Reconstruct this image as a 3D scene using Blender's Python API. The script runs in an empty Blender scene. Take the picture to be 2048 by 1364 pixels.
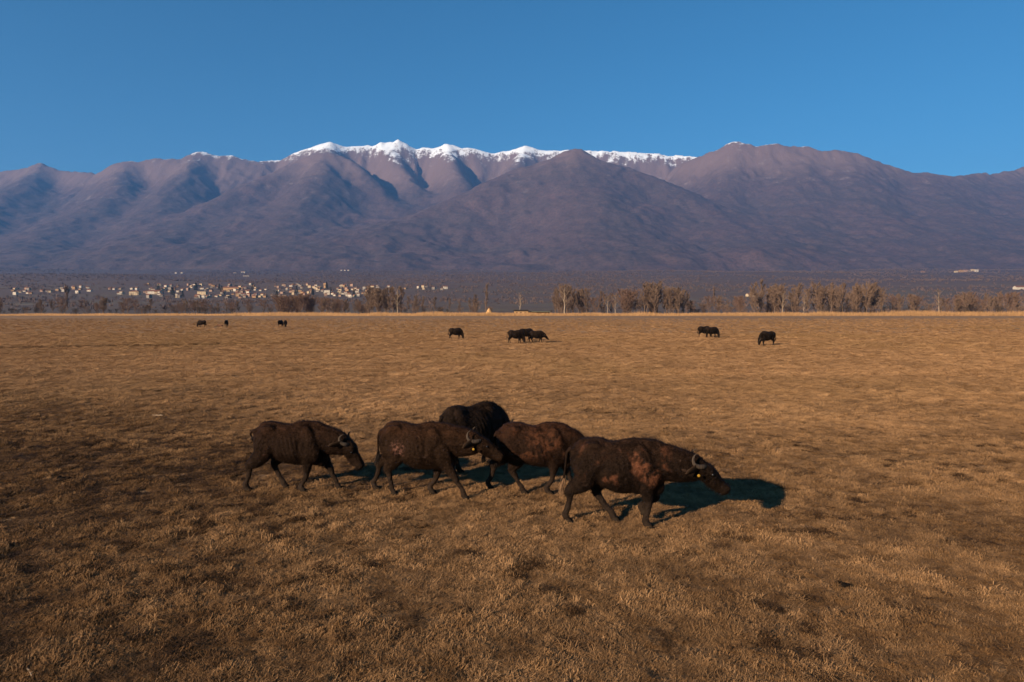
import bpy, bmesh, math, random
import numpy as np
from mathutils import Vector, Matrix

scene = bpy.context.scene
COL = scene.collection
rad = math.radians

# ----------------------------------------------------------------- camera, sky, sun, exposure
CAM_H = 3.6
FPX = 1366.0                       # focal length in photo pixels (2048 wide)
PITCH = math.atan(64.0 / FPX)
cam_data = bpy.data.cameras.new("camera")
cam_data.sensor_width = 36.0
cam_data.lens = 36.0 * FPX / 2048.0
cam_data.clip_start = 0.1
cam_data.clip_end = 60000.0
cam = bpy.data.objects.new("camera", cam_data)
cam.location = (0, 0, CAM_H)
cam.rotation_euler = (math.pi / 2 - PITCH, 0, 0)
COL.objects.link(cam)
scene.camera = cam

SUN_EL = rad(19.0)
SHADOW_AZ = rad(46.0)              # direction shadows fall, from +X towards +Y
sun_dir = Vector((-math.cos(SHADOW_AZ) * math.cos(SUN_EL), -math.sin(SHADOW_AZ) * math.cos(SUN_EL), math.sin(SUN_EL)))
world = bpy.data.worlds.new("World")
scene.world = world
world.use_nodes = True
wn = world.node_tree
wn.nodes.clear()
w_out = wn.nodes.new("ShaderNodeOutputWorld")
w_bg = wn.nodes.new("ShaderNodeBackground")
w_sky = wn.nodes.new("ShaderNodeTexSky")
w_sky.sky_type = 'NISHITA'
w_sky.sun_disc = False
w_sky.sun_elevation = SUN_EL
w_sky.sun_rotation = math.atan2(sun_dir.x, sun_dir.y)
w_sky.altitude = 0.0
w_sky.air_density = 1.0
w_sky.dust_density = 0.0
w_sky.ozone_density = 8.0
w_hsv = wn.nodes.new("ShaderNodeHueSaturation")
w_hsv.inputs["Hue"].default_value = 0.484
w_hsv.inputs["Saturation"].default_value = 1.08
w_hsv.inputs["Value"].default_value = 1.0
wn.links.new(w_sky.outputs[0], w_hsv.inputs["Color"])
wn.links.new(w_hsv.outputs[0], w_bg.inputs[0])
w_bg.inputs[1].default_value = 0.068
wn.links.new(w_bg.outputs[0], w_out.inputs[0])

sun_data = bpy.data.lights.new("sun", 'SUN')
sun_data.energy = 5.0
sun_data.angle = rad(0.6)
sun_data.color = (1.0, 0.87, 0.69)
sun = bpy.data.objects.new("sun", sun_data)
sun.rotation_euler = (-sun_dir).to_track_quat('-Z', 'Y').to_euler()
sun.location = (0, 0, 50)
COL.objects.link(sun)

vs = scene.view_settings
vs.view_transform = 'Standard'
vs.look = 'None'
vs.exposure = 0.70
vs.gamma = 1.0
vs.use_curve_mapping = False
scene.render.engine = 'CYCLES'
cy = scene.cycles
cy.use_denoising = True
try:
    cy.denoiser = 'OPENIMAGEDENOISE'
except Exception:
    pass
cy.max_bounces = 3
cy.diffuse_bounces = 2
cy.glossy_bounces = 2
cy.volume_bounces = 0
cy.transparent_max_bounces = 8

# ----------------------------------------------------------------- helpers
def ray(px, py):
    u = (px - 1024.0) / FPX
    v = (682.0 - py) / FPX
    return np.array([u, math.cos(PITCH) + v * math.sin(PITCH), -math.sin(PITCH) + v * math.cos(PITCH)])

def at(px, py, depth):
    """world point seen at a photo pixel, at a given distance ahead"""
    r = ray(px, py)
    s = depth / r[1]
    return np.array([r[0] * s, depth, CAM_H + r[2] * s])

def on_flat(px, py):
    r = ray(px, py)
    s = -CAM_H / r[2]
    return np.array([r[0] * s, r[1] * s, 0.0])

def _hash(ix, iy, seed):
    n = (ix.astype(np.int64) * 374761393 + iy.astype(np.int64) * 668265263 + seed * 1442695041) & 0xFFFFFFFF
    n = ((n ^ (n >> 13)) * 1274126177) & 0xFFFFFFFF
    n = (n ^ (n >> 16)) & 0xFFFFFFFF
    return n.astype(np.float64) / 4294967295.0

def vnoise(x, y, seed=0):
    x = np.asarray(x, float); y = np.asarray(y, float)
    x, y = np.broadcast_arrays(x, y)
    ix = np.floor(x); iy = np.floor(y)
    fx = x - ix; fy = y - iy
    fx = fx * fx * fx * (fx * (fx * 6 - 15) + 10)
    fy = fy * fy * fy * (fy * (fy * 6 - 15) + 10)
    ix = ix.astype(np.int64); iy = iy.astype(np.int64)
    a = _hash(ix, iy, seed); b = _hash(ix + 1, iy, seed)
    c = _hash(ix, iy + 1, seed); d = _hash(ix + 1, iy + 1, seed)
    return (a * (1 - fx) + b * fx) * (1 - fy) + (c * (1 - fx) + d * fx) * fy

def fbm(x, y, oct=4, seed=0, gain=0.5, lac=2.03):
    s = 0.0; a = 1.0; t = 0.0
    for o in range(oct):
        s = s + a * vnoise(x, y, seed + o * 17)
        t += a
        a *= gain; x = x * lac + 13.7; y = y * lac + 7.1
    return s / t

def ridged(x, y, oct=4, seed=0):
    s = 0.0; a = 1.0; t = 0.0
    for o in range(oct):
        s = s + a * (1 - np.abs(2 * vnoise(x, y, seed + o * 31) - 1))
        t += a
        a *= 0.5; x = x * 2.07 + 5.3; y = y * 2.07 + 9.1
    return s / t

def mesh_from(name, verts, faces, smooth=True, mat=None):
    me = bpy.data.meshes.new(name)
    verts = np.asarray(verts, dtype=np.float32).reshape(-1, 3)
    if isinstance(faces, np.ndarray):
        k = faces.shape[1]
        me.vertices.add(len(verts))
        me.vertices.foreach_set("co", verts.ravel())
        me.loops.add(faces.size)
        me.loops.foreach_set("vertex_index", faces.astype(np.int32).ravel())
        me.polygons.add(len(faces))
        me.polygons.foreach_set("loop_start", np.arange(0, faces.size, k, dtype=np.int32))
        me.polygons.foreach_set("loop_total", np.full(len(faces), k, dtype=np.int32))
        me.update(calc_edges=True)
        me.validate()
    else:
        me.from_pydata([tuple(map(float, v)) for v in verts], [], faces)
    me.polygons.foreach_set("use_smooth", np.full(len(me.polygons), smooth))
    if mat:
        me.materials.append(mat)
    return me

def obj(name, me, parent=None, loc=None, rotz=None, scale=None):
    o = bpy.data.objects.new(name, me)
    COL.objects.link(o)
    if parent is not None:
        o.parent = parent
    if loc is not None:
        o.location = [float(c) for c in loc]
    if rotz is not None:
        o.rotation_euler = (0, 0, rotz)
    if scale is not None:
        o.scale = scale if hasattr(scale, '__len__') else (scale,) * 3
    return o

def tag(o, label=None, cat=None, group=None, kind=None):
    if label: o["label"] = label
    if cat: o["category"] = cat
    if group: o["group"] = group
    if kind: o["kind"] = kind
    return o

def copy_tree(o, parent=None):
    c = o.copy()
    COL.objects.link(c)
    c.parent = parent
    for ch in o.children:
        copy_tree(ch, c)
    return c

class NT:
    """small node-tree builder"""
    def __init__(self, name):
        self.mat = bpy.data.materials.new(name)
        self.mat.use_nodes = True
        self.t = self.mat.node_tree
        self.t.nodes.clear()
        self.out = self.t.nodes.new("ShaderNodeOutputMaterial")
        self.bsdf = self.t.nodes.new("ShaderNodeBsdfPrincipled")
        self.t.links.new(self.bsdf.outputs[0], self.out.inputs[0])
        self.bsdf.inputs["Roughness"].default_value = 0.9
        self.bsdf.inputs["Specular IOR Level"].default_value = 0.2
    def n(self, typ, **kw):
        nd = self.t.nodes.new(typ)
        for k, v in kw.items():
            setattr(nd, k, v)
        return nd
    def link(self, a, b):
        self.t.links.new(a, b)
    def coord(self, kind="Object", scale=(1, 1, 1), loc=(0, 0, 0)):
        tc = self.n("ShaderNodeTexCoord")
        mp = self.n("ShaderNodeMapping")
        mp.inputs["Scale"].default_value = scale
        mp.inputs["Location"].default_value = loc
        self.link(tc.outputs[kind], mp.inputs["Vector"])
        return mp.outputs[0]
    def noise(self, vec, scale, detail=4, rough=0.55, dist=0.0):
        nd = self.n("ShaderNodeTexNoise")
        nd.inputs["Scale"].default_value = scale
        nd.inputs["Detail"].default_value = detail
        nd.inputs["Roughness"].default_value = rough
        nd.inputs["Distortion"].default_value = dist
        self.link(vec, nd.inputs["Vector"])
        return nd.outputs[0]
    def ramp(self, fac, stops, interp='LINEAR'):
        nd = self.n("ShaderNodeValToRGB")
        nd.color_ramp.interpolation = interp
        els = nd.color_ramp.elements
        while len(els) < len(stops):
            els.new(0.5)
        for e, (p, c) in zip(els, stops):
            e.position = p
            e.color = (c, c, c, 1) if not hasattr(c, '__len__') else (*c, 1)
        self.link(fac, nd.inputs[0])
        return nd.outputs[0]
    def mix(self, fac, a, b, mode='MIX'):
        nd = self.n("ShaderNodeMix", data_type='RGBA', blend_type=mode)
        for s, v in ((nd.inputs[0], fac), (nd.inputs[6], a), (nd.inputs[7], b)):
            if isinstance(v, (int, float)):
                s.default_value = v
            elif isinstance(v, tuple):
                s.default_value = (*v, 1)
            else:
                self.link(v, s)
        return nd.outputs[2]
    def math(self, op, a, b=None, c=None, clamp=False):
        nd = self.n("ShaderNodeMath", operation=op)
        nd.use_clamp = clamp
        for s, v in zip(nd.inputs, (a, b, c)):
            if v is None: continue
            if isinstance(v, (int, float)): s.default_value = v
            else: self.link(v, s)
        return nd.outputs[0]
    def maprange(self, v, a, b, c=0.0, d=1.0, smooth=True):
        nd = self.n("ShaderNodeMapRange")
        if smooth: nd.interpolation_type = 'SMOOTHSTEP'
        self.link(v, nd.inputs[0])
        for i, x in zip((1, 2, 3, 4), (a, b, c, d)):
            nd.inputs[i].default_value = x
        return nd.outputs[0]
    def bump(self, h, strength, dist):
        nd = self.n("ShaderNodeBump")
        nd.inputs["Strength"].default_value = strength
        nd.inputs["Distance"].default_value = dist
        self.link(h, nd.inputs["Height"])
        self.link(nd.outputs[0], self.bsdf.inputs["Normal"])
    def color(self, c):
        if isinstance(c, tuple): self.bsdf.inputs["Base Color"].default_value = (*c, 1)
        else: self.link(c, self.bsdf.inputs["Base Color"])
    def set(self, **kw):
        for k, v in kw.items():
            self.bsdf.inputs[k.replace("_", " ")].default_value = v

def simple_mat(name, col, rough=0.85, var=0.25, scale=3.0, spec=0.2):
    m = NT(name)
    v = m.coord()
    f = m.noise(v, scale, 4)
    col = (col[0], col[1] * 0.86, col[2] * 0.70)
    c = m.mix(f, tuple(x * (1 - var) for x in col), tuple(x * (1 + var) for x in col))
    m.color(c)
    m.set(Roughness=rough)
    m.bsdf.inputs["Specular IOR Level"].default_value = spec
    return m.mat

# ----------------------------------------------------------------- terrain height
_GY = np.array([-500, 380, 500, 700, 1000, 1300, 1600, 2000, 2600, 3500, 5000, 7000, 9000.])
_GZ = np.array([0, 0, 0.3, 2.0, 9.0, 21., 42., 76., 118., 180., 285., 430., 560.])
_yy = np.linspace(-500, 9000, 1901)
_zz = np.interp(_yy, _GY, _GZ)
_k = np.hanning(61); _k /= _k.sum()
_zz = np.where(_yy < 360, 0.0, np.convolve(np.pad(_zz, 30, mode='edge'), _k, mode='valid'))
def ground_z(x, y):
    z = np.interp(y, _yy, _zz)
    far = np.clip((np.asarray(y, float) - 700) / 2500, 0, 1)
    return z + far * 26.0 * (fbm(np.asarray(x) / 900.0, np.asarray(y) / 900.0, 3, 5) - 0.5) * 2

def on_ground(px, py, lo=330.0, hi=6500.0):
    """point where the line of sight of a photo pixel meets the rising plain"""
    ys = np.linspace(lo, hi, 1500)
    r = ray(px, py)
    s = ys / r[1]
    zr = CAM_H + r[2] * s
    d = zr - ground_z(r[0] * s, ys)
    hit = np.where(d < 0)[0]
    i = hit[0] if len(hit) else len(ys) - 1
    y = ys[i]
    x = r[0] * y / r[1]
    return np.array([x, y, float(ground_z(x, y))])

# ----------------------------------------------------------------- ground sheet
def grass_color(m):
    """dry winter pasture: straw, brown thatch, a few olive and dark sedge patches"""
    pos = m.n("ShaderNodeNewGeometry").outputs["Position"]
    big = m.noise(pos, 0.035, 3, 0.5)
    mid = m.noise(pos, 0.33, 4, 0.6, 0.4)
    fine = m.noise(pos, 3.2, 4, 0.7)
    c = m.mix(m.ramp(mid, [(0.35, 0.0), (0.68, 1.0)]), (0.31, 0.165, 0.072), (0.455, 0.245, 0.108))
    c = m.mix(m.math('MULTIPLY', m.ramp(big, [(0.5, 0.0), (0.72, 1.0)]), 0.5), c, (0.30, 0.168, 0.058))
    c = m.mix(m.math('MULTIPLY', m.ramp(fine, [(0.30, 1.0), (0.52, 0.0)]), 0.55), c, (0.15, 0.074, 0.031))
    return c, pos, mid, fine

g = NT("meadow_ground")
c, pos, mid, fine = grass_color(g)
sep = g.n("ShaderNodeSeparateXYZ"); g.link(pos, sep.inputs[0])
# mud flats and wet bands: stretched streaks lying across the far pasture
st = g.n("ShaderNodeMapping"); st.inputs["Scale"].default_value = (0.006, 0.055, 1.0); g.link(pos, st.inputs[0])
streak = g.noise(st.outputs[0], 1.0, 4, 0.6, 0.6)
far_mask = g.maprange(sep.outputs[1], 95, 230)
wet = g.math('MULTIPLY', g.ramp(streak, [(0.42, 0.0), (0.6, 1.0)]), far_mask)
c = g.mix(g.math('MULTIPLY', wet, 0.5), c, (0.21, 0.108, 0.062))
# the shallow damp drain on the left, about 60 m out
dl = g.math('ADD', sep.outputs[1], g.math('MULTIPLY', sep.outputs[0], -0.42))
dn = g.noise(pos, 0.09, 3)
dl = g.math('ADD', dl, g.math('MULTIPLY', g.math('SUBTRACT', dn, 0.5), 4.0))
drain = g.math('MULTIPLY', g.math('SUBTRACT', 1.0, g.maprange(g.math('ABSOLUTE', g.math('SUBTRACT', dl, 81.3)), 0.4, 1.9)),
               g.maprange(sep.outputs[0], -12.0, -26.0))
c = g.mix(g.math('MULTIPLY', drain, 0.45), c, (0.075, 0.043, 0.02))
# beyond the reeds: scrub, small fields, olive and red-brown strips
pm = g.n("ShaderNodeMapping"); pm.inputs["Scale"].default_value = (0.0030, 0.0075, 0.0); g.link(pos, pm.inputs[0])
vor = g.n("ShaderNodeTexVoronoi"); vor.inputs["Scale"].default_value = 1.0; g.link(pm.outputs[0], vor.inputs["Vector"])
field = g.ramp(vor.outputs["Color"], [(0.0, (0.105, 0.072, 0.055)), (0.35, (0.13, 0.095, 0.058)), (0.6, (0.11, 0.072, 0.056)), (0.85, (0.19, 0.135, 0.085)), (1.0, (0.09, 0.066, 0.05))], 'CONSTANT')
scr = g.noise(pos, 0.012, 5, 0.65)
field = g.mix(g.ramp(scr, [(0.40, 0.0), (0.62, 1.0)]), field, (0.115, 0.067, 0.045))
tex = g.noise(pos, 0.09, 4, 0.7)
field = g.mix(g.ramp(tex, [(0.35, 0.7), (0.6, 0.0)]), field, (0.05, 0.036, 0.03))
field = g.mix(g.math('MULTIPLY', g.maprange(sep.outputs[1], 900, 2600), 0.75), field, (0.105, 0.060, 0.049))
c = g.mix(1.0, c, (0.80, 0.79, 0.78), 'MULTIPLY')
c = g.mix(g.maprange(sep.outputs[1], 372, 400), c, field)
g.color(c)
bh = g.math('ADD', g.math('MULTIPLY', fine, 0.6), g.math('MULTIPLY', g.noise(pos, 11.0, 3), 0.4))
g.bump(bh, 0.7, 0.12)
g.set(Roughness=0.95)
M_GROUND = g.mat

rows = np.concatenate([np.linspace(-60, 60, 41), np.geomspace(66, 9000, 190)])
tx = np.linspace(-1, 1, 181)
cols_x = np.sign(tx) * (np.abs(tx) ** 2.2) * 12000
XX, YY = np.meshgrid(cols_x, rows)
ZZ = ground_z(XX, YY)
def grid_faces(nr, nc):
    i = np.arange(nr * nc).reshape(nr, nc)
    return np.stack([i[:-1, :-1], i[:-1, 1:], i[1:, 1:], i[1:, :-1]], -1).reshape(-1, 4)
me = mesh_from("ground", np.stack([XX, YY, ZZ], -1), grid_faces(*XX.shape), True, M_GROUND)
tag(obj("ground", me), "dry straw-coloured pasture running back to the foothills", kind="structure")

# ----------------------------------------------------------------- mountains
RIDGES = []      # list of (points Nx3, falloff length, side-gully strength, base)
def ridge(pts, L=1700., gully=0.35):
    RIDGES.append((np.array([at(*p) for p in pts]), L, gully))
ridge([(470, 330, 10600), (560, 320, 10500), (600, 301, 10500), (658, 286, 10500), (690, 293, 10600), (740, 292, 10700), (770, 289, 10700), (795, 284, 10700),
       (830, 298, 10800), (860, 295, 10800), (895, 290, 10800), (945, 297, 10800), (990, 309, 10900), (1050, 294, 10900), (1100, 302, 10900), (1160, 301, 10900), (1190, 304, 10900),
       (1235, 301, 10900), (1300, 307, 10900), (1350, 311, 10900), (1400, 313, 10700), (1425, 307, 10400), (1470, 310, 9900)], 1900, 0.5)
ridge([(-700, 330, 10500), (-400, 320, 10300), (-200, 335, 10200), (0, 345, 10000), (80, 333, 10000), (150, 343, 10000), (190, 346, 9800), (250, 327, 9800), (310, 318, 9900), (355, 317, 9900),
       (400, 307, 10100), (460, 314, 10200), (520, 323, 10300), (560, 322, 10500)], 1900, 0.4)
ridge([(1360, 330, 9800), (1415, 306, 9400), (1470, 287, 9200), (1520, 292, 9100), (1555, 289, 9100), (1600, 299, 9100), (1650, 301, 9000), (1720, 312, 9000),
       (1780, 330, 9000), (1850, 347, 9000), (1910, 348, 9000), (1950, 345, 9200), (2010, 346, 9500), (2060, 330, 9800), (2200, 300, 10000), (2500, 310, 10000), (2900, 330, 10000)], 1800, 0.35)
# central massif in front of the snow
ridge([(1135, 308, 10200), (1145, 312, 9200), (1150, 306, 8400), (1185, 370, 7300), (1200, 440, 6400), (1215, 505, 5500)], 2100, 0.4)
ridge([(1150, 306, 8400), (1080, 318, 8300), (1000, 345, 8100), (900, 392, 7700), (800, 440, 7100), (690, 480, 6300), (560, 508, 5600)], 1500, 0.3)
ridge([(1150, 306, 8400), (1200, 321, 8400), (1260, 331, 8300), (1330, 356, 8000), (1390, 392, 7600), (1450, 430, 7000), (1500, 475, 6200)], 1700, 0.3)
# left massif below the snowy peak
ridge([(658, 290, 10500), (652, 303, 9600), (640, 340, 8800), (600, 400, 7800), (565, 450, 7000), (530, 500, 6100)], 1300, 0.3)
ridge([(652, 303, 9600), (700, 318, 9400), (735, 345, 9200), (770, 385, 8900), (815, 432, 8400)], 900, 0.3)
ridge([(652, 303, 9600), (600, 320, 9400), (545, 345, 9000), (470, 370, 8500), (390, 420, 7700), (310, 475, 6700), (240, 515, 5800)], 1200, 0.3)
ridge([(400, 307, 10100), (360, 345, 9300), (330, 385, 8600), (300, 430, 7800)], 1100, 0.3)
ridge([(250, 327, 9800), (235, 370, 8900), (180, 405, 8200), (110, 440, 7500), (60, 490, 6500), (20, 520, 5600)], 1150, 0.3)
ridge([(300, 450, 7300), (215, 490, 6500), (140, 508, 6000)], 700, 0.2)
ridge([(80, 333, 10000), (10, 380, 8800), (-80, 430, 7600), (-160, 490, 6300)], 1300, 0.3)
ridge([(-200, 335, 10200), (-330, 400, 8600), (-400, 480, 6600)], 1400, 0.3)
# right-hand spurs
ridge([(1470, 287, 9200), (1455, 330, 8800), (1440, 375, 8300), (1470, 425, 7600)], 1000, 0.45)
ridge([(1600, 299, 9100), (1590, 350, 8400), (1600, 400, 7700), (1580, 450, 6900), (1560, 500, 6000)], 1600, 0.4)
ridge([(1680, 306, 9000), (1720, 370, 8100), (1745, 420, 7300), (1765, 470, 6500), (1780, 515, 5600)], 1700, 0.35)
ridge([(1850, 347, 9000), (1880, 390, 8100), (1910, 440, 7100), (1925, 490, 6200), (1930, 520, 5500)], 1700, 0.3)
ridge([(2010, 346, 9500), (2050, 400, 8200), (2080, 460, 6900), (2090, 510, 5800)], 1300, 0.3)
ridge([(2300, 320, 10000), (2300, 420, 7800), (2290, 500, 6000)], 1500, 0.3)
# the high corrie walls under the snow
ridge([(895, 291, 10800), (905, 330, 10000), (925, 365, 9300)], 800, 0.6)
ridge([(770, 290, 10700), (800, 330, 10100), (830, 370, 9500)], 800, 0.6)
ridge([(1050, 295, 10900), (1030, 330, 10100), (1000, 360, 9300)], 900, 0.5)

STEP = 26.0
mx = np.arange(-12500, 12501, STEP)
my = np.arange(4600, 12601, STEP)
MX, MY = np.meshgrid(mx, my)
wx = MX + 170 * (fbm(MX / 900, MY / 900, 3, 71) - 0.5) * 2
wy = MY + 170 * (fbm(MX / 900, MY / 900, 3, 72) - 0.5) * 2
HH = 215.0 + (MY - 5000) / 5000.0 * 1330.0 + 330 * (fbm(MX / 1500, MY / 1500, 3, 41) - 0.5) + 160 * (fbm(MX / 3200, MY * 0 + 2, 2, 43) - 0.5)
near = np.full(MX.shape, 1e9)
for ri, (pts, L, gl) in enumerate(RIDGES):
    best_d = np.full(MX.shape, 1e9); best_z = np.zeros(MX.shape); best_t = np.zeros(MX.shape)
    acc = 0.0
    x0, x1 = pts[:, 0].min() - 4500, pts[:, 0].max() + 4500
    y0, y1 = pts[:, 1].min() - 4500, pts[:, 1].max() + 4500
    js = slice(max(0, np.searchsorted(mx, x0)), np.searchsorted(mx, x1))
    is_ = slice(max(0, np.searchsorted(my, y0)), np.searchsorted(my, y1))
    X = MX[is_, js]; Y = MY[is_, js]; A = wx[is_, js]; B = wy[is_, js]
    bd = np.full(X.shape, 1e9); bz = np.zeros(X.shape); bt = np.zeros(X.shape)
    for a, b in zip(pts[:-1], pts[1:]):
        ab = b[:2] - a[:2]; l2 = (ab ** 2).sum(); ln = math.sqrt(l2)
        # blend warped and true coordinates so crests keep their outline
        t = np.clip(((X - a[0]) * ab[0] + (Y - a[1]) * ab[1]) / l2, 0, 1)
        d = np.hypot(X - a[0] - t * ab[0], Y - a[1] - t * ab[1])
        tw = ((A - a[0]) * ab[0] + (B - a[1]) * ab[1]) / l2
        z = a[2] + (b[2] - a[2]) * t
        m = d < bd
        bd = np.where(m, d, bd); bz = np.where(m, z, bz); bt = np.where(m, acc + tw * ln, bt)
        acc += ln
    gul = ridged(bt / 620.0 + ri * 3.1, bd / 2600.0, 3, 100 + ri) - 0.62
    gul += 0.45 * (ridged(A / 300.0, B / 300.0, 3, 50) - 0.6)
    e = np.clip(bd / 350.0, 0, 1)
    dd = bd * (1 - gl * (1.3 if ri < 3 else 0.75) * gul * e)
    rr = 70.0 if ri < 3 else 360.0
    dd = np.sqrt(dd * dd + rr ** 2) - rr
    base = 60.0
    h = base - 320 + (bz - base + 320) * np.exp(-dd / L)
    cur = HH[is_, js]
    k = 70.0 if ri < 3 else 260.0     # smooth maximum
    df = np.clip(0.5 + 0.5 * (h - cur) / k, 0, 1)
    HH[is_, js] = cur * (1 - df) + h * df + k * df * (1 - df) * 0.5
    near[is_, js] = np.minimum(near[is_, js], bd)
def soften(A, r):
    for ax in (0, 1):
        P = np.pad(A, [(r + 1, r) if k == ax else (0, 0) for k in (0, 1)], mode='edge')
        C = np.cumsum(P, axis=ax)
        A = (C[2 * r + 1:] - C[:-2 * r - 1]) / (2 * r + 1) if ax == 0 else (C[:, 2 * r + 1:] - C[:, :-2 * r - 1]) / (2 * r + 1)
    return A
_w = 0.55 * np.clip((1950 - HH) / 600, 0, 1)                       # wooded lower slopes are broad and rounded
HH = HH * (1 - _w) + soften(soften(HH, 13), 13) * _w
dt = np.clip(near / 500.0, 0.0, 1)
HH += (fbm(MX / 420, MY / 420, 4, 9) - 0.5) * (30 + 110 * dt)
HH += (ridged(MX / 190, MY / 190, 3, 19) - 0.6) * (34 - 8 * dt)
HH += (ridged(MX / 330, MY / 330 * 0.55, 3, 23) - 0.6) * 34 * dt
HH += (fbm(MX / 70, MY / 70, 2, 29) - 0.5) * 24
_pk = at(797, 284, 10700)
HH += 38 * np.exp(-((MX - _pk[0]) ** 2 + (MY - _pk[1]) ** 2) / 130.0 ** 2) * (0.6 + 0.8 * vnoise(MX / 40, MY / 40, 7))
g_here = ground_z(MX, MY)
edge = np.clip((MY - 4600) / 700, 0, 1)
HH = HH * edge + (g_here - 60) * (1 - edge)

m = NT("mountain_slopes")
geo = m.n("ShaderNodeNewGeometry")
pos = geo.outputs["Position"]
sp = m.n("ShaderNodeSeparateXYZ"); m.link(pos, sp.inputs[0])
nb = m.noise(pos, 0.0016, 5, 0.6)
nm = m.noise(pos, 0.008, 5, 0.65)
nf = m.noise(pos, 0.035, 4, 0.7)
c = m.mix(m.ramp(nb, [(0.38, 0.0), (0.62, 1.0)]), (0.104, 0.055, 0.047), (0.078, 0.048, 0.040))
c = m.mix(m.ramp(nm, [(0.42, 0.0), (0.66, 0.85)]), c, (0.122, 0.070, 0.057))
c = m.mix(m.ramp(nf, [(0.36, 0.75), (0.56, 0.0)]), c, (0.045, 0.030, 0.027))
hn = m.math('ADD', sp.outputs[2], m.math('MULTIPLY', m.math('SUBTRACT', nm, 0.5), 460.0))
c = m.mix(m.maprange(hn, 1500, 1950), c, (0.155, 0.093, 0.075))            # open heath above the woods
rk = m.math('MULTIPLY', m.ramp(nm, [(0.62, 0.0), (0.72, 1.0)]), m.maprange(sp.outputs[2], 1000, 1600))
c = m.mix(m.math('MULTIPLY', rk, 0.35), c, (0.36, 0.30, 0.27))              # pale scree and rock
stk = m.n("ShaderNodeMapping"); stk.inputs["Scale"].default_value = (0.018, 0.006, 0.0035); m.link(pos, stk.inputs[0])
sn = m.math('ADD', sp.outputs[2], m.math('MULTIPLY', m.math('SUBTRACT', nm, 0.5), 620.0))
sn = m.math('ADD', sn, m.math('MULTIPLY', m.math('SUBTRACT', m.noise(stk.outputs[0], 1.0, 4, 0.65), 0.5), 620.0))
sn = m.math('ADD', sn, m.math('MULTIPLY', m.math('SUBTRACT', nf, 0.5), 480.0))
nsp = m.n("ShaderNodeSeparateXYZ"); m.link(geo.outputs["Normal"], nsp.inputs[0])
sn = m.math('ADD', sn, m.math('MULTIPLY', m.math('SUBTRACT', nsp.outputs[2], 0.74), 700.0))
snow = m.maprange(sn, 2250, 2450)
c = m.mix(snow, c, (0.80, 0.79, 0.80))
m.color(c)
m.bump(m.math('ADD', m.math('MULTIPLY', nf, 0.6), m.math('MULTIPLY', nm, 0.5)), 0.55, 25.0)
m.set(Roughness=0.95)
me = mesh_from("mountains", np.stack([MX, MY, HH], -1), grid_faces(*MX.shape), True, m.mat)
tag(obj("mountains", me), "violet-brown mountain range with a snow-covered crest", kind="structure")

# ----------------------------------------------------------------- haze: the air over the plain
hz = bpy.data.materials.new("haze_air")
hz.use_nodes = True
ht = hz.node_tree; ht.nodes.clear()
ho = ht.nodes.new("ShaderNodeOutputMaterial")
hv = ht.nodes.new("ShaderNodeVolumePrincipled")
hv.inputs["Color"].default_value = (0.19, 0.46, 1.0, 1)
hv.inputs["Density"].default_value = 4.4e-5
hv.inputs["Anisotropy"].default_value = 0.1
hv.inputs["Density Attribute"].default_value = ""
hv.inputs["Temperature Attribute"].default_value = ""
hv.inputs["Color Attribute"].default_value = ""
ht.links.new(hv.outputs[0], ho.inputs["Volume"])
hb = [(x, y, z) for x in (-12700, 12700) for y in (-700, 12800) for z in (-400, 2750)]
hf = [(0, 1, 3, 2), (4, 6, 7, 5), (0, 4, 5, 1), (2, 3, 7, 6), (0, 2, 6, 4), (1, 5, 7, 3)]
me = bpy.data.meshes.new("haze"); me.from_pydata(hb, [], hf); me.materials.append(hz)
tag(obj("haze", me), "bluish winter haze hanging over the plain and mountains", kind="stuff")

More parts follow.
